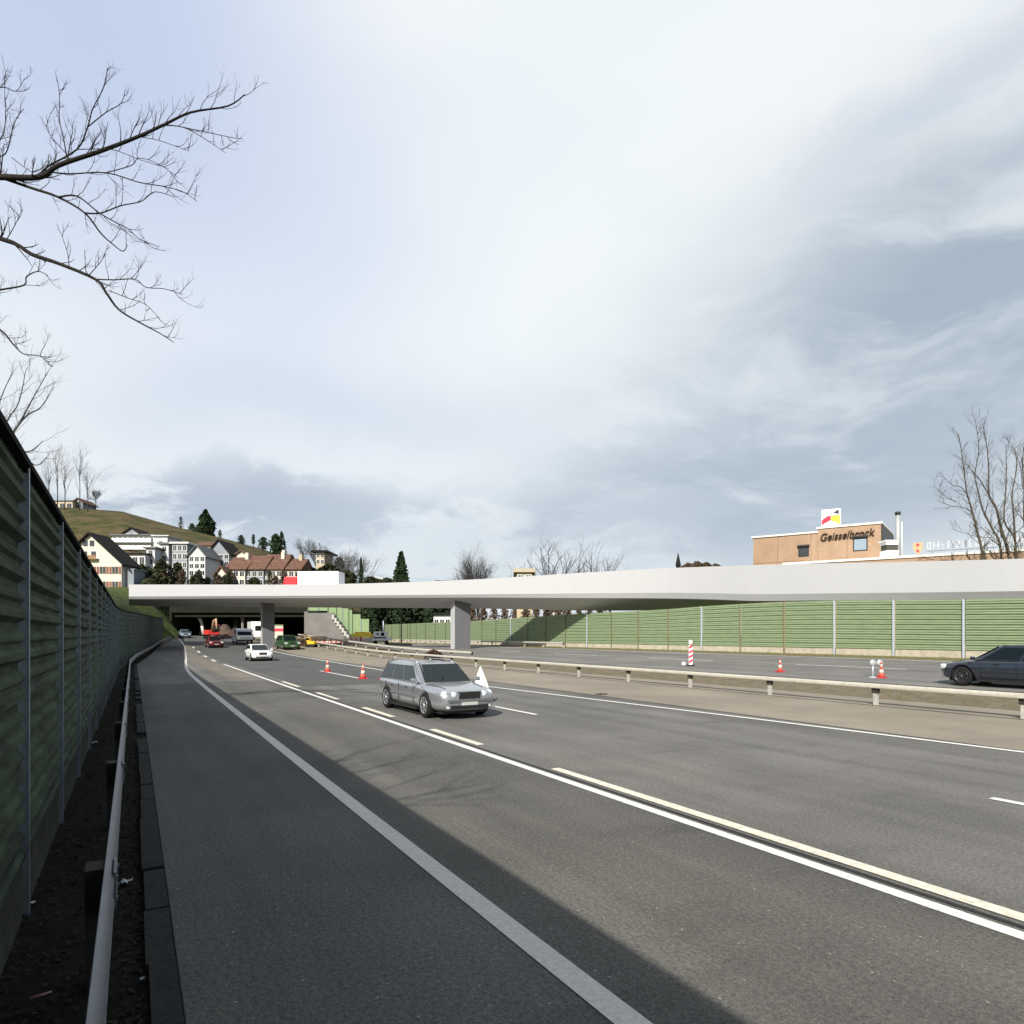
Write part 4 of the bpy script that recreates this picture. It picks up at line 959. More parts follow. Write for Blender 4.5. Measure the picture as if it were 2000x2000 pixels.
# ------------------------------------------------------------------ houses
cream_w = mat('wall_cream', (.55, .52, .44), .85, var=.06, scale=.4); white_w = mat('wall_white', (.48, .49, .50), .85, var=.05, scale=.4)
grey_w = mat('wall_grey', (.22, .245, .27), .85, var=.08, scale=.4); beige_w = mat('wall_beige', (.42, .35, .24), .85, var=.06, scale=.4)
roof_d = mat('roof_dark', (.014, .013, .013), .8, var=.3, scale=2); roof_r = mat('roof_tiles_red', (.12, .062, .043), .85, var=.4, scale=1.5); roof_g = mat('roof_grey', (.11, .115, .12), .8, var=.2, scale=2)
win_m = mat('window_glass', (.02, .025, .03), .1, spec=.8); frame_w = mat('window_frame', (.7, .7, .68), .6); shut_m = mat('shutter_brown', (.22, .085, .05), .8)
def house(label, x0, x1, ybot, yeave, ytop, d, dep=9, wall=white_w, roof=roof_d, kind='gable', wins=(3, 2), ww=.9, wh=1.2, shutters=False, over=.5, cat='house', chim=False, yaw=0, balc=False, cols=None, frames=False):
    a, c = P(x0, ybot, d), P(x1, ybot, d); cx = (a.x+c.x)/2; w = (c.x-a.x)/2; z0 = a.z; zb = min(z0, H(cx, d))-2.5
    ze, zt = Z(yeave, d)-z0, Z(ytop, d)-z0
    root = thing('house', label, cat, (cx, d, z0), R(yaw), group='houses on the hillside')
    b = MB()
    if kind == 'gable': b.prism([(-w, zb-z0), (w, zb-z0), (w, ze), (0, zt), (-w, ze)], 0, dep)
    else: b.box((-w, 0, zb-z0), (w, dep, ze))
    b.build('wall', wall, root)
    r = MB()
    if kind == 'gable':
        t = .28; k_ = (zt-ze)/w
        for sg in (1, -1):
            r.prism([(0, zt+.02), (sg*(w+over), ze-over*k_+.02), (sg*(w+over), ze-over*k_+t+.02), (0, zt+t+.05)] if sg > 0 else [(0, zt+t+.05), (sg*(w+over), ze-over*k_+t+.02), (sg*(w+over), ze-over*k_+.02), (0, zt+.02)], -over, dep+over)
    elif kind == 'eave':
        r.add([(-w-over, -over, ze), (w+over, -over, ze), (w+over, -over, ze+.18), (-w-over, -over, ze+.18), (-w-over, dep/2, zt), (w+over, dep/2, zt), (-w-over, dep+over, ze), (w+over, dep+over, ze)],
              [(0,1,2,3), (3,2,5,4), (4,5,7,6), (0,3,4,6), (1,7,5,2), (0,6,7,1)])
    elif kind == 'hip':
        r.add([(-w-over, -over, ze), (w+over, -over, ze), (w+over, dep+over, ze), (-w-over, dep+over, ze), (-w*.45, dep/2, zt), (w*.45, dep/2, zt)], [(0,1,5,4), (1,2,5), (2,3,4,5), (3,0,4), (3,2,1,0)])
    else: r.box((-w-over, -over, ze+.003), (w+over, dep+over, max(ze+.25, zt)))
    ro = r.build('roof', roof, root)
    if chim:
        c_ = MB(); c_.box((w*.25, dep*.4, ze), (w*.25+.7, dep*.4+.7, zt+.9)); c_.build('chimney', wall, ro)
    nc, nr = wins
    for j in range(nr):
        zc = ze-(ze/nr)*(j+.5) if nr else 0
        for i in range(nc):
            xc = -w+2*w*(i+.5)/nc; ww_ = min(ww, 2*w/nc*.7)/2; wh_ = min(wh, ze/nr*.6)/2
            fr = MB(); fr.box((xc-ww_-.09, -.03, zc-wh_-.09), (xc+ww_+.09, .02, zc+wh_+.09))
            fo = fr.build('window', frame_w if frames or not shutters else wall, root)
            pn = MB(); pn.box((xc-ww_, -.05, zc-wh_), (xc-.03, -.032, zc+wh_)); pn.box((xc+.03, -.05, zc-wh_), (xc+ww_, -.032, zc+wh_)); pn.build('pane', win_m, fo)
            if shutters:
                sh = MB(); sh.box((xc-ww_-.5, -.09, zc-wh_), (xc-ww_-.1, -.04, zc+wh_)); sh.build('shutter', shut_m, fo)
                sh = MB(); sh.box((xc+ww_+.1, -.09, zc-wh_), (xc+ww_+.5, -.04, zc+wh_)); sh.build('shutter', shut_m, fo)
    if balc:
        for j in range(nr):
            zc = ze-(ze/nr)*(j+.98); q = MB(); q.box((-w*.98, -1.1, zc), (w*.98, -.02, zc+.12)); q.box((-w*.98, -1.1, zc+.12), (w*.98, -1.04, zc+1.0)); q.build('balcony', frame_w, root)
    return root
def gable_extra(root, x, z, w_, h_):
    fo = MB().box((x-w_/2-.08, -.03, z-h_/2-.08), (x+w_/2+.08, .02, z+h_/2+.08)).build('window', frame_w, root)
    MB().box((x-w_/2, -.05, z-h_/2), (x+w_/2, -.032, z+h_/2)).build('pane', win_m, fo)
h1 = house('tall cream gabled house with steep dark roof and brown shutters beside the noise wall', 112, 229, 1118, 1062, 1008, 122, 5, cream_w, roof_d, 'gable', (5, 2), 1.1, 1.3, True, .7)
for x, z in ((-2.6, 7.0), (-1.0, 7.0), (.6, 7.0), (-.9, 9.0), (.3, 9.0)): gable_extra(h1, x, z, .9, 1.1)
MB().box((-3.2, -.8, 6.0), (1.4, -.02, 6.12)).box((-3.2, -.8, 6.12), (1.4, -.74, 6.75)).build('balcony', mat('balcony_wood', (.25,.15,.08), .8), h1)
MB().box((4.9, 1.2, 4.3), (7.4, 6, 4.5)).box((5.75, 1.3, -2), (7.2, 5.5, 4.3)).build('annex', grey_w, h1)
house('beige hilltop house with brown roof beside thin bare stems', 98, 137, 964, 945, 939, 214, 9, beige_w, mat('roof_brown', (.10,.07,.05), .8), 'hip', (3, 1), 1.6, 1.6)
house('small brown roofed annex right of the hilltop house', 138, 156, 963, 948, 941, 216, 7, grey_w, roof_r, 'gable', (1, 1), 1.4, 1.2)
house('wide white flat roofed villa with long balcony, upper left of the hillside houses', 212, 290, 1038, 1011, 1008, 168, 8, white_w, roof_g, 'flat', (8, 2), 1.7, 1.6, balc=True)
house('dark gabled roof just above the wide white villa', 234, 262, 1012, 1006, 997, 178, 7, grey_w, roof_d, 'gable', (2, 1))
house('small plain white box house right of the wide villa', 290, 316, 1036, 1012, 1010, 166, 7, white_w, white_w, 'flat', (1, 1), .8, .8)
house('narrow white tower house with one small window', 276, 292, 1085, 1035, 1032, 150, 7, white_w, roof_g, 'flat', (1, 3), .9, 1.1)
house('narrow white tower house below the plain box', 302, 318, 1080, 1027, 1024, 153, 7, white_w, roof_g, 'flat', (1, 3), .9, 1.1)
house('low white terrace behind the dark bushes with shaded loggia', 236, 274, 1070, 1046, 1044, 148, 7, white_w, roof_d, 'flat', (3, 1), 2.0, 1.6)
house('blue grey apartment house with square windows between white houses', 325, 353, 1090, 1026, 1023, 152, 8, grey_w, frame_w, 'flat', (3, 4), 1.1, 1.2, frames=True)
house('white gabled house with two rows of large white framed windows', 356, 387, 1088, 1048, 1030, 147, 8, white_w, roof_g, 'gable', (3, 3), 1.2, 1.5, frames=True)
house('brown roofed house above the white gabled one', 370, 398, 1050, 1030, 1018, 165, 8, beige_w, roof_r, 'eave', (3, 1))
house('grey house with big dark gable, right of the white gabled house', 392, 432, 1070, 1044, 1020, 155, 8, grey_w, roof_d, 'gable', (4, 2), 1.1, 1.1)
house('small cream gable projecting at the left end of the red roofed row', 408, 426, 1104, 1082, 1070, 137, 6, cream_w, roof_r, 'gable', (1, 1), .8, .9)
for i, (x0, x1, lab, ch, yt, wl) in enumerate(((428,462,'cream wing of the red roofed row, left of its grey middle',True,1047,cream_w), (463,497,'grey middle house of the red roofed row',False,1044,grey_w), (498,532,'red roofed row house with dark windows right of the grey middle',True,1046,cream_w), (533,566,'last house of the red roofed row before the lorry',True,1050,beige_w))):
    house(lab, x0, x1, 1106, 1075, yt, 141+i*.6, 9, wl, roof_r, 'eave', (3, 2), .9, 1.0, chim=ch)
house('red roofed cottage up the slope behind the red roofed row', 440, 470, 1058, 1050, 1040, 158, 6, cream_w, roof_r, 'gable', (2, 1), .8, .8)
house('small red roofed cottage right behind the red roofed row', 500, 540, 1062, 1056, 1043, 157, 6, cream_w, roof_r, 'eave', (3, 1), .8, .8, chim=True)
house('flat roofed house with dark overhanging roof near the right foot of the hill', 596, 612, 1066, 1042, 1039, 165, 8, beige_w, roof_d, 'flat', (2, 2), .9, 1.3, over=1.0)
house('tiny white building left of the tall spruce', 700, 722, 1106, 1094, 1091, 138, 6, white_w, white_w, 'gable', (1, 1), .8, .8)
house('tiny dark roofed hut peeping over the bridge right of the tall spruce', 826, 862, 1106, 1097, 1094, 140, 6, white_w, roof_r, 'eave', (2, 1), .8, .6)
house('small beige gabled building behind the middle of the bridge', 975, 1004, 1100, 1080, 1068, 105, 8, beige_w, mat('roof_sand', (.42,.36,.24), .8), 'eave', (2, 1), .8, .8)
# pale house fronts glimpsed below the bridge
house('pale house front glimpsed under the bridge right of the wide pier', 1032, 1058, 1175, 1152, 1149, 118, 6, cream_w, roof_r, 'eave', (2, 1), 1.0, .9)
house('white house front glimpsed under the bridge left of the wide pier', 818, 850, 1190, 1160, 1155, 126, 6, white_w, roof_d, 'eave', (3, 1), .8, 1.2)
# distant steeple
st = thing('steeple', 'thin pointed church spire on the horizon left of the brick building', 'church spire', P(1281, 1100, 300))
q = P(1281, 1100, 300); b = MB(); b.box((q.x-.8, 300.3, q.z-6), (q.x+.8, 302.3, Z(1066, 300))); b.build('tower', roof_d, st, world=True)
b = MB(); tz = Z(1066, 300); b.add([(q.x-1.0,300.1,tz),(q.x+1.0,300.1,tz),(q.x+1.0,302.5,tz),(q.x-1.0,302.5,tz),(q.x,301.5,Z(1041,300))], [(0,1,4),(1,2,4),(2,3,4),(3,0,4),(3,2,1,0)]); b.build('spire', roof_d, st, world=True)

# ------------------------------------------------------------------ brick building with lettering
def brick_mat():
    m = bpy.data.materials.new('brick_orange'); m.use_nodes = True; N = m.node_tree.nodes; L = m.node_tree.links; b = N['Principled BSDF']; b.inputs['Roughness'].default_value = .9
    tc = N.new('ShaderNodeTexCoord'); mp = N.new('ShaderNodeMapping'); mp.inputs['Rotation'].default_value = (R(90), 0, 0); L.new(tc.outputs['Object'], mp.inputs[0])
    bt_ = N.new('ShaderNodeTexBrick'); L.new(mp.outputs[0], bt_.inputs[0]); bt_.inputs['Scale'].default_value = 2.2
    bt_.inputs['Color1'].default_value = (.35, .24, .165, 1); bt_.inputs['Color2'].default_value = (.31, .205, .13, 1); bt_.inputs['Mortar'].default_value = (.34, .24, .16, 1); bt_.inputs['Mortar Size'].default_value = .012
    n = N.new('ShaderNodeTexNoise'); n.inputs['Scale'].default_value = .5; n.inputs['Detail'].default_value = 6; L.new(tc.outputs['Object'], n.inputs[0])
    mx = N.new('ShaderNodeMix'); mx.data_type = 'RGBA'; mx.blend_type = 'MULTIPLY'; mx.inputs[0].default_value = .5; L.new(bt_.outputs[0], mx.inputs[6])
    r = N.new('ShaderNodeValToRGB'); L.new(n.outputs['Fac'], r.inputs[0]); r.color_ramp.elements[0].position = .35; r.color_ramp.elements[0].color = (.7,.68,.65,1); r.color_ramp.elements[1].position = .6
    L.new(r.outputs[0], mx.inputs[7]); L.new(mx.outputs[2], b.inputs['Base Color']); return m
brick = brick_mat()
wall_wh = mat('cornice_white', (.75, .73, .66), .7)
ang = math.atan2(.581, -.814)+math.pi      # local +x runs to the right along the facade
P0 = Vector((41.6, 75))
bb = thing('brick_building', 'orange brick office block with dark script lettering above the bridge', 'building', (P0.x, P0.y, 0), ang)
b = MB(); b.box((-6.6, 0, 0), (0, 11, 14.75)); b.build('wall', brick, bb)
b = MB(); b.box((-14.1, .12, 0), (-6.61, 10.5, 14.3)); b.build('wall', brick, bb)
b = MB(); b.box((-14.3, -.05, 14.3), (-6.62, 10.7, 14.48)); b.box((-6.75, -.15, 14.75), (.15, 11.15, 14.95)); b.build('cornice', wall_wh, bb)
b = MB(); b.box((.0, -.04, 0), (.16, 11, 14.6)); b.build('end_wall_black', blk, bb)  # black slab covering the whole right end wall
b = MB()
for x in (-11.2, -7.4, -3.5): b.box((x, -.02 if x > -6.6 else .10, 4), (x+.05, .125 if x < -6.6 else .01, 14.2))
b.box((-14.1, .10, 11.1), (-8, .115, 11.15)); b.build('expansion_joint', mat('joint_brown', (.22,.13,.08), .9), bb)
for x, z, w_, h_, mm in ((-8.2, 12.2, .95, 1.0, win_m), (-2.1, 12.6, 1.25, 1.35, mat('sky_glass', (.35,.42,.5), .08, .6))):
    y_ = .12 if x < -6.6 else 0
    fo = MB().box((x-w_/2-.12, y_-.06, z-h_/2-.1), (x+w_/2+.12, y_-.005, z+h_/2+.1)).build('window', blk, bb)
    MB().box((x-w_/2, y_-.09, z-h_/2), (x+w_/2, y_-.065, z+h_/2-.12)).build('pane', mm, fo)
    MB().box((x-w_/2-.2, y_-.3, z+h_/2+.08), (x+w_/2+.2, y_-.005, z+h_/2+.28)).build('awning', blk, fo)
def text_obj(name, body, size, m, parent, loc, rot, shear=0, depth=.05, sx=1, bold=.0):
    cu = bpy.data.curves.new(name, 'FONT'); cu.body = body; cu.size = size; cu.extrude = depth; cu.shear = shear; cu.offset = bold; cu.align_x = 'CENTER'
    o = bpy.data.objects.new(name, cu); COL.objects.link(o); bpy.context.view_layer.update()
    me = bpy.data.meshes.new_from_object(o.evaluated_get(bpy.context.evaluated_depsgraph_get())); bpy.data.objects.remove(o)
    me.materials.clear(); me.materials.append(m); o = bpy.data.objects.new(name, me); COL.objects.link(o); o.parent = parent; o.location = loc; o.rotation_euler = rot; o.scale = (sx, 1, 1); return o
text_obj('lettering', 'Geisselbrock', 1.25, mat('sign_brown', (.03, .018, .014), .6), bb, (-3.55, -.12, 13.35), (R(90), R(-2), 0), .25, .08, .86, .006)
# roof logo
lg = thing('roof_sign', 'square roof sign with red, yellow and black shapes on white, on the brick block', 'sign', (*(P0+Vector((.814,-.581))*-5.3+Vector((.5,.8))), 14.95), ang)
b = MB(); b.box((-1.02, 0, .18), (1.02, .5, 2.15)); b.build('panel', white_b, lg)
b = MB(); b.box((-.7, .15, 0), (-.6, .3, .2)); b.box((.6, .15, 0), (.7, .3, .2)); b.build('bracket', blk, lg)
b = MB(); b.prism([(-.98,.3),(-.98,.95),(-.35,1.38),(.0,1.38),(.0,.85),(-.3,.68),(-.62,.55)], -.03, -.005); b.build('red_shape', mat('sign_red', (.75,.02,.05), .5), lg)
b = MB(); b.prism([(.03,1.38),(.98,1.38),(.98,.3),(.72,.3),(.62,.6),(.03,.72)], -.03, -.005); b.build('yellow_shape', mat('sign_yellow', (.9,.62,.03), .5), lg)
b = MB(); b.prism([(.22,1.66),(.85,2.08),(.85,1.42),(.6,1.6)], -.03, -.005); b.build('black_shape', blk, lg)
# low wing
P1 = Vector((46.1, 60))
wg = thing('brick_building', 'low orange brick wing with white roof edge running right above the bridge', 'building', (P1.x, P1.y, 0), ang)
b = MB(); b.box((-20.5, 0, 0), (16, 12, 9.75)); b.build('wall', brick, wg)
b = MB(); b.box((-20.7, -.12, 9.75), (16.1, 12.1, 9.97)); b.build('cornice', wall_wh, wg)
# chimney and roof hut
q = P(1694, 1050, 68)
ch = thing('chimney', 'tall grey metal chimney with black top right of the brick block', 'chimney', (q.x, q.y, 9.97))
b = MB(); b.lathe([(.24, 0), (.22, Z(972,68)-9.97)], 14, Matrix.Translation((0,0,0))); b.build('flue', mat('flue_metal', (.42,.44,.42), .5, .4, var=.15, scale=1), ch)
b = MB(); b.lathe([(.26, Z(972,68)-9.96), (.26, Z(966,68)-9.97)], 14); b.build('cap', blk, ch)
b = MB(); b.tube([(.42, 0, 0), (.42, 0, Z(985,68)-9.97)], .06, 6); b.build('pipe', wall_wh, ch)
q = P(1684, 1049, 67)
hu = thing('roof_unit', 'white ventilation unit with dark louvre at the foot of the chimney', 'vent unit', (q.x, q.y, 9.97))
b = MB(); b.box((-.62, 0, 0), (.62, 1.2, .75)); b.box((-.6, .02, 1.32), (.6, 1.2, 1.65)); b.box((-.75, -.1, 1.64), (.5, 1.3, 1.78)); o = b.build('housing', white_b, hu)
b = MB(); b.box((-.55, .05, .76), (.58, 1.1, 1.31)); b.build('louvre', mat('louvre_dark', (.07,.07,.06), .6), hu)
# roof sign with shield and illegible white letters
q = P(1732, 1046, 66)
sg_ = thing('roof_sign', 'pale roof lettering with small orange and red shield, behind the bare tree', 'sign', (q.x, q.y, 9.9), ang)
b = MB(); b.prism([(-.42,1.45),(.42,1.45),(.42,.9),(.1,.3),(-.1,.3),(-.42,.9)], 0, .08); b.tube([(0,.04,-.5),(0,.04,.35)], .05, 6); b.build('shield', mat('shield_orange', (.6,.34,.2), .7), sg_)
b = MB(); b.box((-.12, -.02, 1.1), (.1, -.003, 1.35)); b.box((-.12, -.02, .5), (.08, -.003, .75)); b.build('emblem', mat('sign_red', (.75,.02,.05), .5), sg_)
r_ = random.Random(5); b = MB(); x = .75
for k in range(14):
    w_ = r_.choice((.42, .5, .36)); typ = k % 4
    b.box((x, 0, .72), (x+.11, .08, 1.42))
    if typ != 2: b.box((x+w_-.11, 0, .72), (x+w_, .08, 1.42))
    if typ in (0, 3): b.box((x+.112, 0, 1.3), (x+w_-.112, .08, 1.42))
    if typ in (0, 2): b.box((x+.112, 0, .72), (x+w_-.112, .08, .84))
    if typ in (1, 2, 3): b.box((x+.112, 0, 1.02), (x+w_-.112, .08, 1.13))
    x += w_+.16
b.build('lettering', mat('letter_grey', (.45,.47,.50), .6), sg_)
b = MB(); b.box((.7, .1, .5), (x, .14, .56)); 
for xx in (1.2, 4, 6.8): b.box((xx, .1, -.3), (xx+.06, .14, .5))
b.build('sign_frame', galv, sg_)

# ------------------------------------------------------------------ traffic cones, beacons and building-site things
orange = mat('cone_orange', (.46, .085, .055), .7); refl = mat('cone_white', (.55, .48, .42), .6)
def make_cone(label, loc, hh=.75):
    root = thing('traffic_cone', label, 'traffic cone', loc, .3, 'traffic cones'); k = hh/.75
    b = MB(); b.cbox((0,0,.02), (.40*k,.40*k,.04)); b.build('base', mat('cone_base', (.55,.03,.03), .6), root)
    b = MB(); b.lathe([(.15*k,.04),(.115*k,.22*k),(.105*k,.22*k)], 18); b.lathe([(.083*k,.40*k),(.062*k,.52*k)], 18); b.lathe([(.042*k,.64*k),(.025*k,hh)], 18); b.build('cone_body', orange, root)
    b = MB(); b.lathe([(.115*k,.2202*k),(.083*k,.3998*k)], 18); b.lathe([(.062*k,.5202*k),(.042*k,.6398*k)], 18); b.build('reflective_band', refl, root)
    return root
c0 = make_cone('orange and white cone at the far end of the short white dash', G(618, 1268), .80)
dup(c0, G(685, 1281), .5, 'orange and white cone nearest the silver car')
dup(c0, G(507, 1246), .9, 'orange and white cone right beside the white car')
def on_far(x, y): return G(x, y)
c1 = make_cone('orange and white cone alone on the far carriageway below the green wall', G(1472, 1268), .66)
dup(c1, G(1663, 1279), .7, 'red and white cone beside the round warning lamps near the dark grey car')
# striped beacon
q = G(1303, 1257)
be = thing('beacon_post', 'red and white striped marker board standing on the far carriageway', 'marker board', q, .1)
b = MB(); b.box((-.20,-.12,0),(.20,.12,.08)); b.build('base', blk, be)
b = MB(); b.box((-.105,-.02,.08),(.105,.02,1.2)); b.build('board', white_b, be)
b = MB()
for k in range(4): z = .16+k*.27; b.add([(-.105,-.024,z),(.105,-.024,z+.12),(.105,-.024,z+.25),(-.105,-.024,z+.13)], [(0,1,2,3)])
b.build('red_stripes', mat('sign_red', (.75,.02,.05), .5), be)
b = MB(); b.lathe([(.04,1.2),(.11,1.22),(.12,1.35),(.1,1.46),(.03,1.48)], 14); b.build('lamp', mat('lamp_pale', (.7,.68,.55), .4), be)
q = G(1290, 1256); b = MB(); b.lathe([(.02,0),(.12,.02),(.13,.12),(.08,.2),(.02,.22)], 12, Matrix.Translation(q)); b.build('marker_light', white_b, label='small white marker light at the foot of the striped board', category='marker light')
# round warning lamps
q = G(1647, 1279)
wl = thing('warning_lamps', 'grey stand with round warning lamps next to the red and white cone', 'warning lamp', q, .05)
b = MB(); b.tube([(0,0,0),(0,0,.62)], .03, 8); b.box((-.16,-.1,0),(.16,.1,.05)); b.build('stand', post_l, wl)
for x_ in (-.0, .3): b = MB(); b.lathe([(.02,-.05),(.12,-.05),(.14,0),(.12,.05),(.02,.05)], 18, Matrix.Translation((x_,0,.62)) @ Matrix.Rotation(R(90),4,'X')); b.build('lamp', mat('lamp_grey', (.45,.46,.46), .3, .3), wl)
b = MB(); b.box((0,-.02,.60),(.3,.02,.64)); b.build('bar', post_l, wl)
# white pointed sheet behind the silver car
q = Vector((-1.02, 19.9, 0))
b = MB(); k = 10
rr = random.Random(3)
prof = [(.36,0),(.32,.35),(.25,.65),(.13,.95),(.02,1.18)]
for i, (r0, z) in enumerate(prof):
    for j in range(k):
        a_ = 2*math.pi*j/k; f_ = 1+.22*(-1)**j*(1-i/5); b.v.append((q.x+r0*f_*math.cos(a_)*.8, q.y+1.6+r0*f_*math.sin(a_)*.6, z))
b.f = [(i*k+j, i*k+(j+1) % k, (i+1)*k+(j+1) % k, (i+1)*k+j) for i in range(4) for j in range(k)]+[tuple(4*k+j for j in range(k))]; b.sm = [False]*len(b.f)
b.build('white_cover', mat('white_sheet', (.80,.78,.74), .8), label='white pointed sheet standing up behind the bonnet of the silver car', category='cover')

def excavator(label, loc, rot, m_body, k=1.0, boomcol=None):
    root = thing('excavator', label, 'excavator', loc, rot)
    b = MB()
    for sg in (1, -1): b.prism([(-1.4*k,.0),(1.4*k,.0),(1.7*k,.35*k),(1.4*k,.7*k),(-1.4*k,.7*k),(-1.7*k,.35*k)], sg*.95*k-.25*k, sg*.95*k+.25*k)
    b.build('tracks', blk, root)
    b = MB(); b.box((-1.7*k,-1.15*k,.85*k),(.9*k,1.15*k,1.8*k)); o = b.build('engine_house', m_body, root); o.parent = None; modified(o, .12*k, 3); o.parent = root
    b = MB(); b.box((-.1*k,.15*k,1.75*k),(1.2*k,1.1*k,2.9*k)); o = b.build('cab', m_body, root); o.parent = None; modified(o, .08*k, 2); o.parent = root
    b = MB(); b.box((.0,.12*k,2.05*k),(1.23*k,1.13*k,2.75*k)); b.build('cab_window', glass_m, root)
    b = MB(); b.tube([(.8*k,-.2*k,1.5*k),(2.0*k,-.2*k,3.6*k),(3.3*k,-.2*k,3.9*k)], [.24*k,.26*k,.16*k], 4); b.build('boom', boomcol or m_body, root)
    b = MB(); b.tube([(3.3*k,-.2*k,4.0*k),(3.7*k,-.2*k,2.0*k)], [.18*k,.12*k], 4); b.build('stick', boomcol or m_body, root)
    b = MB(); b.prism([(3.3*k,1.4*k),(4.1*k,1.9*k),(3.9*k,2.1*k),(3.4*k,2.0*k)], -.7*k, .3*k); b.build('bucket', blk, root)
    return root
q = P(400, 1203, 108); q.z = H(q.x, q.y)
excavator('red excavator with raised arm working in front of the underpass opening', q, R(-50), mat('excavator_red', (.55,.03,.03), .5), .82, mat('excavator_sand', (.5,.33,.2), .6))
q = P(588, 1215, 84); q.z = H(q.x, q.y)
excavator('small yellow excavator beside the concrete wing wall', q, R(160), mat('excavator_yellow', (.75,.42,.03), .5), .42)
# skip container
q = P(682, 1211, 92); q.z = H(q.x, q.y)
sk = thing('skip_container', 'bright yellow skip on pale pallets in front of the stepped green screen', 'skip', q)
b = MB(); b.prism([(-1.3,.85),(1.3,.85),(1.6,1.25),(-1.6,1.25)], 0, 1.5); b.prism([(-1.1,1.26),(1.1,1.26),(.95,1.55),(-.95,1.55)], .1, 1.4); b.build('container', mat('skip_yellow', (.78,.55,.04), .6, var=.2, scale=3), sk)
b = MB(); b.box((-1.4,-.1,0),(-.2,1.5,.84)); b.box((0,-.1,0),(1.5,1.5,.8)); b.build('pallets', mat('pallet_pale', (.55,.47,.42), .8, var=.3, scale=4), sk)
# compressor trailer
q = P(718, 1211, 90); q.z = H(q.x, q.y)
cp = thing('compressor', 'silver machine with small cab window and mast beside the yellow skip', 'site machine', q)
b = MB(); b.box((-.95,0,.8),(.75,1.3,1.75)); b.box((-1.1,0,.5),(1.3,1.3,.98)); o = b.build('housing', mat('machine_silver', (.55,.58,.62), .4, .3), cp)
b = MB(); b.box((.05,-.02,1.15),(.5,-.004,1.6)); b.box((-.6,-.02,1.3),(-.2,-.004,1.5)); b.build('window', glass_m, cp)
b = MB(); b.tube([(.25,.6,1.75),(.25,.6,3.2)], .07, 6); b.build('mast', post_l, cp)
b = MB()
for x_ in (-.7, .8): b.lathe([(.05,-.08),(.28,-.08),(.28,.08),(.05,.08)], 14, Matrix.Translation((x_,.0,.28)) @ Matrix.Rotation(R(90),4,'X'))
b.build('wheels', tyre_m, cp)
# board with red band
q = P(526, 1203, 100); q.z = H(q.x, q.y)
sb = thing('site_sign', 'upright cream board with a red band right of the narrow pier', 'sign', q)
b = MB(); b.box((-.62,0,.5),(.62,.1,2.5)); b.build('board', mat('board_cream', (.6,.52,.42), .7), sb)
b = MB(); b.box((-.62,-.02,1.5),(.62,-.003,1.95)); b.build('red_band', mat('sign_red', (.75,.02,.05), .5), sb)
b = MB(); b.box((-.62,-.02,2.26),(.62,-.003,2.5)); b.build('green_band', green_l, sb)
b = MB(); b.tube([(-.5,.05,0),(-.5,.05,.5)], .04, 6); b.tube([(.5,.05,0),(.5,.05,.5)], .04, 6); b.build('leg', post_l, sb)
# piles of boards, fence barriers and rubble along the site
wood = mat('timber_orange', (.55,.32,.16), .8, var=.3, scale=3); pale = mat('pallet_pale', (.5,.45,.4), .8)
rr = random.Random(21)
for i, (x, y, d, w_, h_, mm, lab) in enumerate(((568,1212,88,1.3,.9,wood,'stack of orange shuttering boards just right of the green car'), (598,1212,88,1.9,1.25,mat('crate_tan',(.5,.36,.22),.8,var=.25,scale=2),'large tan stack of timber below the concrete wing wall'),
        (625,1213,87,1.2,.7,pale,'pale pallet stack left of the small debris heap'), (640,1213,88,1.0,.5,mat('rust_red',(.38,.16,.1),.8),'low rust red stack of site material'), (655,1213,88,.9,.8,pale,'pale pallet stack nearest the yellow skip'),
        (740,1213,90,1.8,.35,blk,'low black pipe stack right of the silver machine'), (765,1214,91,1.6,.3,blk,'second low black pipe stack along the far wall'))):
    q = P(x, y, d); q.z = H(q.x, q.y); root = thing('material_stack', lab, 'stack', q, rr.uniform(-.2,.2), 'material stacks on the building site')
    nl = max(2, int(h_/.14)); b = MB()
    for j in range(nl):
        off = rr.uniform(-.08,.08)
        b.box((-w_/2+off, rr.uniform(0,.1), j*h_/nl), (w_/2+off, 1.0, (j+.8)*h_/nl))
    b.build('boards', mm, root)
for i, (x, d, lab) in enumerate(((612,84,'left'), (634,84,'middle'), (672,86,'right'))):
    q = P(x, 1214, d); q.z = H(q.x, q.y); root = thing('barrier_board', f'{lab} low red and white site barrier of three below the wing wall', 'barrier', q, .1, 'red and white site barriers')
    b = MB(); b.box((-.9,0,.55),(.9,.04,.75)); b.build('board', refl, root)
    b = MB()
    for j in range(3): b.box((-.75+j*.6,-.012,.552),(-.45+j*.6,-.003,.748))
    b.build('red_stripes', orange, root)
    b = MB(); b.tube([(-.8,.02,0),(-.8,.02,.7)], .03, 5); b.build('leg', post_l, root); b = MB(); b.tube([(.8,.02,0),(.8,.02,.7)], .03, 5); b.build('leg', post_l, root)
# heap of earth inside the underpass opening
q = P(424, 1206, 112); z0 = H(q.x, q.y); b = MB(); k = 14
for i in range(6):
    for j in range(k):
        a_ = 2*math.pi*j/k; r0 = 2.3*(1-i/6)*(1+rr.uniform(-.15,.15)); b.v.append((q.x+r0*math.cos(a_), q.y+r0*math.sin(a_), z0-.1+2.4*(i/5)**.9+rr.uniform(-.1,.1)))
b.f = [(i*k+j, i*k+(j+1) % k, (i+1)*k+(j+1) % k, (i+1)*k+j) for i in range(5) for j in range(k)]+[tuple(5*k+j for j in range(k))]; b.sm = [True]*len(b.f)
b.build('earth_heap', mat('earth_brown', (.085,.06,.045), .95, var=.4, scale=2, bump=1, bscale=4), label='brown heap of earth right of the red excavator', category='earth heap')

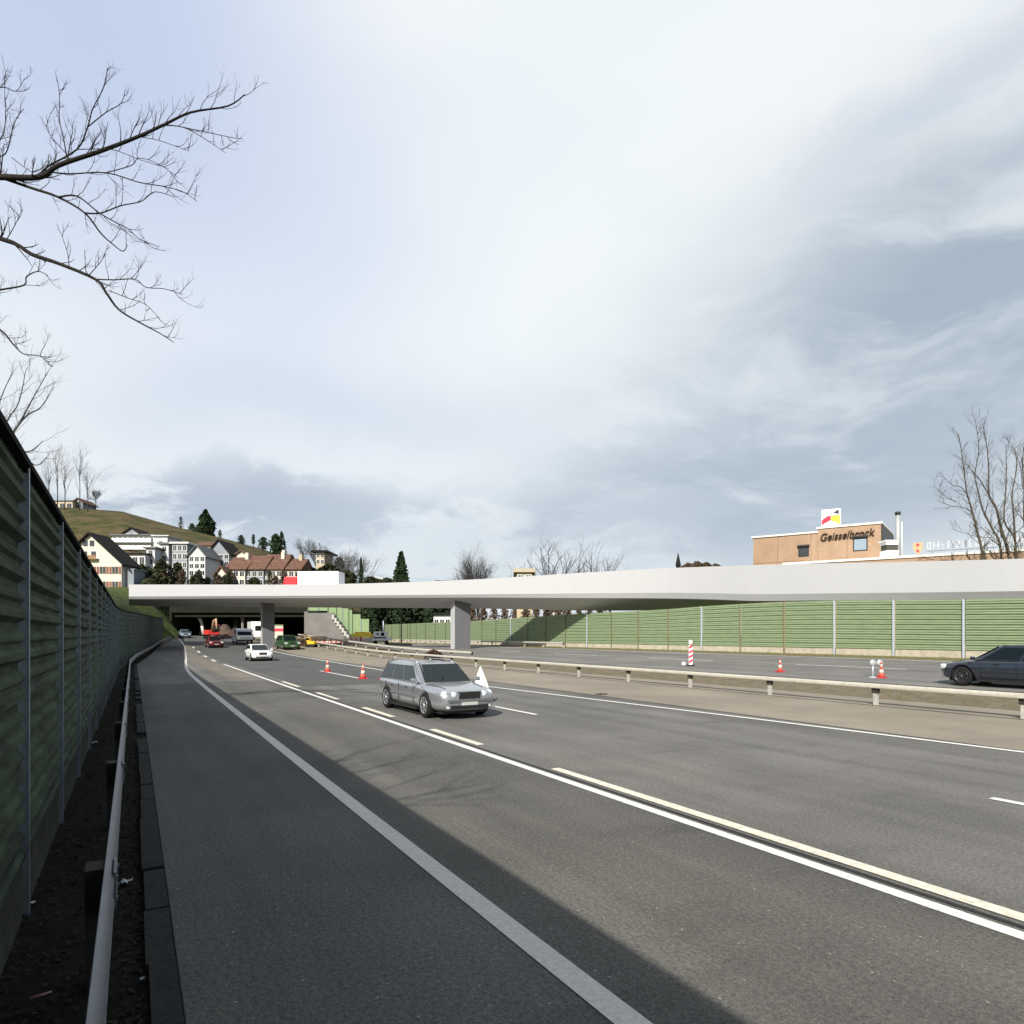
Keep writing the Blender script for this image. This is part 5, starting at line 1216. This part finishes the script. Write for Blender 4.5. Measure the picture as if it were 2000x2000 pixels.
# ------------------------------------------------------------------ litter, stones and leaves on the verge
paper = mat('litter_white', (.55,.56,.57), .8)
def scrap(x, y, size, m, label, seed, cat='litter', flat=.35):
    r_ = random.Random(seed); q = G(x, y, -.02); b = MB(); n = 4
    for i in range(n+1):
        for j in range(n+1): b.v.append((q.x+(i/n-.5)*size*(1+r_.uniform(-.2,.2)), q.y+(j/n-.5)*size*1.1+r_.uniform(-.15,.15)*size, q.z+abs(r_.gauss(0, flat*size*.5))+.012))
    b.f = [(i*(n+1)+j, (i+1)*(n+1)+j, (i+1)*(n+1)+j+1, i*(n+1)+j+1) for i in range(n) for j in range(n)]; b.sm = [False]*len(b.f)
    b.build('litter', m, label=label, category=cat, group='litter along the verge')
scrap(237, 1667, .09, paper, 'crumpled white paper between the guard rail and the kerb', 1)
scrap(178, 1352, .17, paper, 'larger scrap of white paper at the foot of the noise wall', 2)
scrap(176, 1403, .10, paper, 'small white paper below the larger scrap by the wall', 3)
scrap(62, 1706, .045, paper, 'small pale scrap left of the dark posts at the wall foot', 4)
scrap(270, 1850, .028, paper, 'tiny white scrap beside the kerb stones', 5)
scrap(1842, 1883, .06, paper, 'thin white scrap lying on the sunlit asphalt', 6, flat=.1)
scrap(430, 1835, .03, mat('leaf_yellow', (.25,.2,.04), .8), 'small yellow leaf on the shaded asphalt', 7, flat=.1)
scrap(1135, 1311, .42, mat('debris_brown', (.05,.035,.02), .9), 'flat brown debris just beyond the white edge line', 8, flat=.08)
q = G(75, 1884, .02); b = MB(); b.tube([(q.x-.045,q.y-.02,q.z+.01),(q.x+.045,q.y+.04,q.z+.02)], [.008,.006], 6); b.build('litter', mat('litter_red', (.42,.22,.2), .7), label='thin reddish stick of litter at the bottom left', category='litter', group='litter along the verge')
rr = random.Random(9); b = MB()
for i in range(9000):
    s = rr.uniform(0, 1)**1.6*34+.5; n = rr.uniform(-1.2, .14); X, Y = SN(s, n)
    z = H2(X, Y, n)-.03; a_ = rr.uniform(0, 6.28); sz = rr.uniform(.008, .022)
    v = Vector((math.cos(a_), math.sin(a_), rr.uniform(-.4,.7)))*sz; w_ = Vector((-math.sin(a_), math.cos(a_), rr.uniform(-.2,.4)))*sz*.6; p = Vector((X, Y, z+.012+rr.uniform(0,.012)))
    b.add([p-v-w_, p+v-w_, p+v+w_, p-v+w_], [(0,1,2,3)])
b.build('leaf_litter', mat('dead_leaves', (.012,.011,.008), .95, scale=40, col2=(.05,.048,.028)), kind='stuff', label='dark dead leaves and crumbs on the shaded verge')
rr = random.Random(10); b = MB()
def tuft(X, Y, z, hgt, nb):
    for _ in range(nb):
        a_ = rr.uniform(0, 6.28); l = rr.uniform(.4, 1)*hgt; bx, by = X+rr.gauss(0,.06), Y+rr.gauss(0,.06); w_ = .006+hgt*.03
        b.add([(bx-w_,by,z),(bx+w_,by,z),(bx+math.cos(a_)*l*.5,by+math.sin(a_)*l*.5,z+l)], [(0,1,2)])
for i in range(5200):
    s = rr.uniform(2, 75); n = rr.choice((rr.uniform(22.2, 24.7), rr.uniform(39.0, 40.8), rr.uniform(39.0, 40.8))); X, Y = SN(s, n)
    if n < 25 and rr.random() < .4: continue
    tuft(X, Y, H2(X, Y, n)-.02, rr.uniform(.05,.16), 4)
for i in range(260):
    s = rr.uniform(1, 26); n = rr.choice((rr.uniform(-.1,.12), rr.uniform(-1,.1))); X, Y = SN(s, n); tuft(X, Y, H2(X, Y, n)-.03, rr.uniform(.02,.05), 5)
b.build('grass_tufts', mat('tuft_green', (.09,.095,.035), .95, scale=2, col2=(.17,.14,.06)), kind='stuff', label='short dry grass tufts on the verges')
for o in bpy.data.objects:
    if o.type == 'MESH' and o.parent is None and 'kind' not in o and 'label' not in o: print('UNLABELLED', o.name)
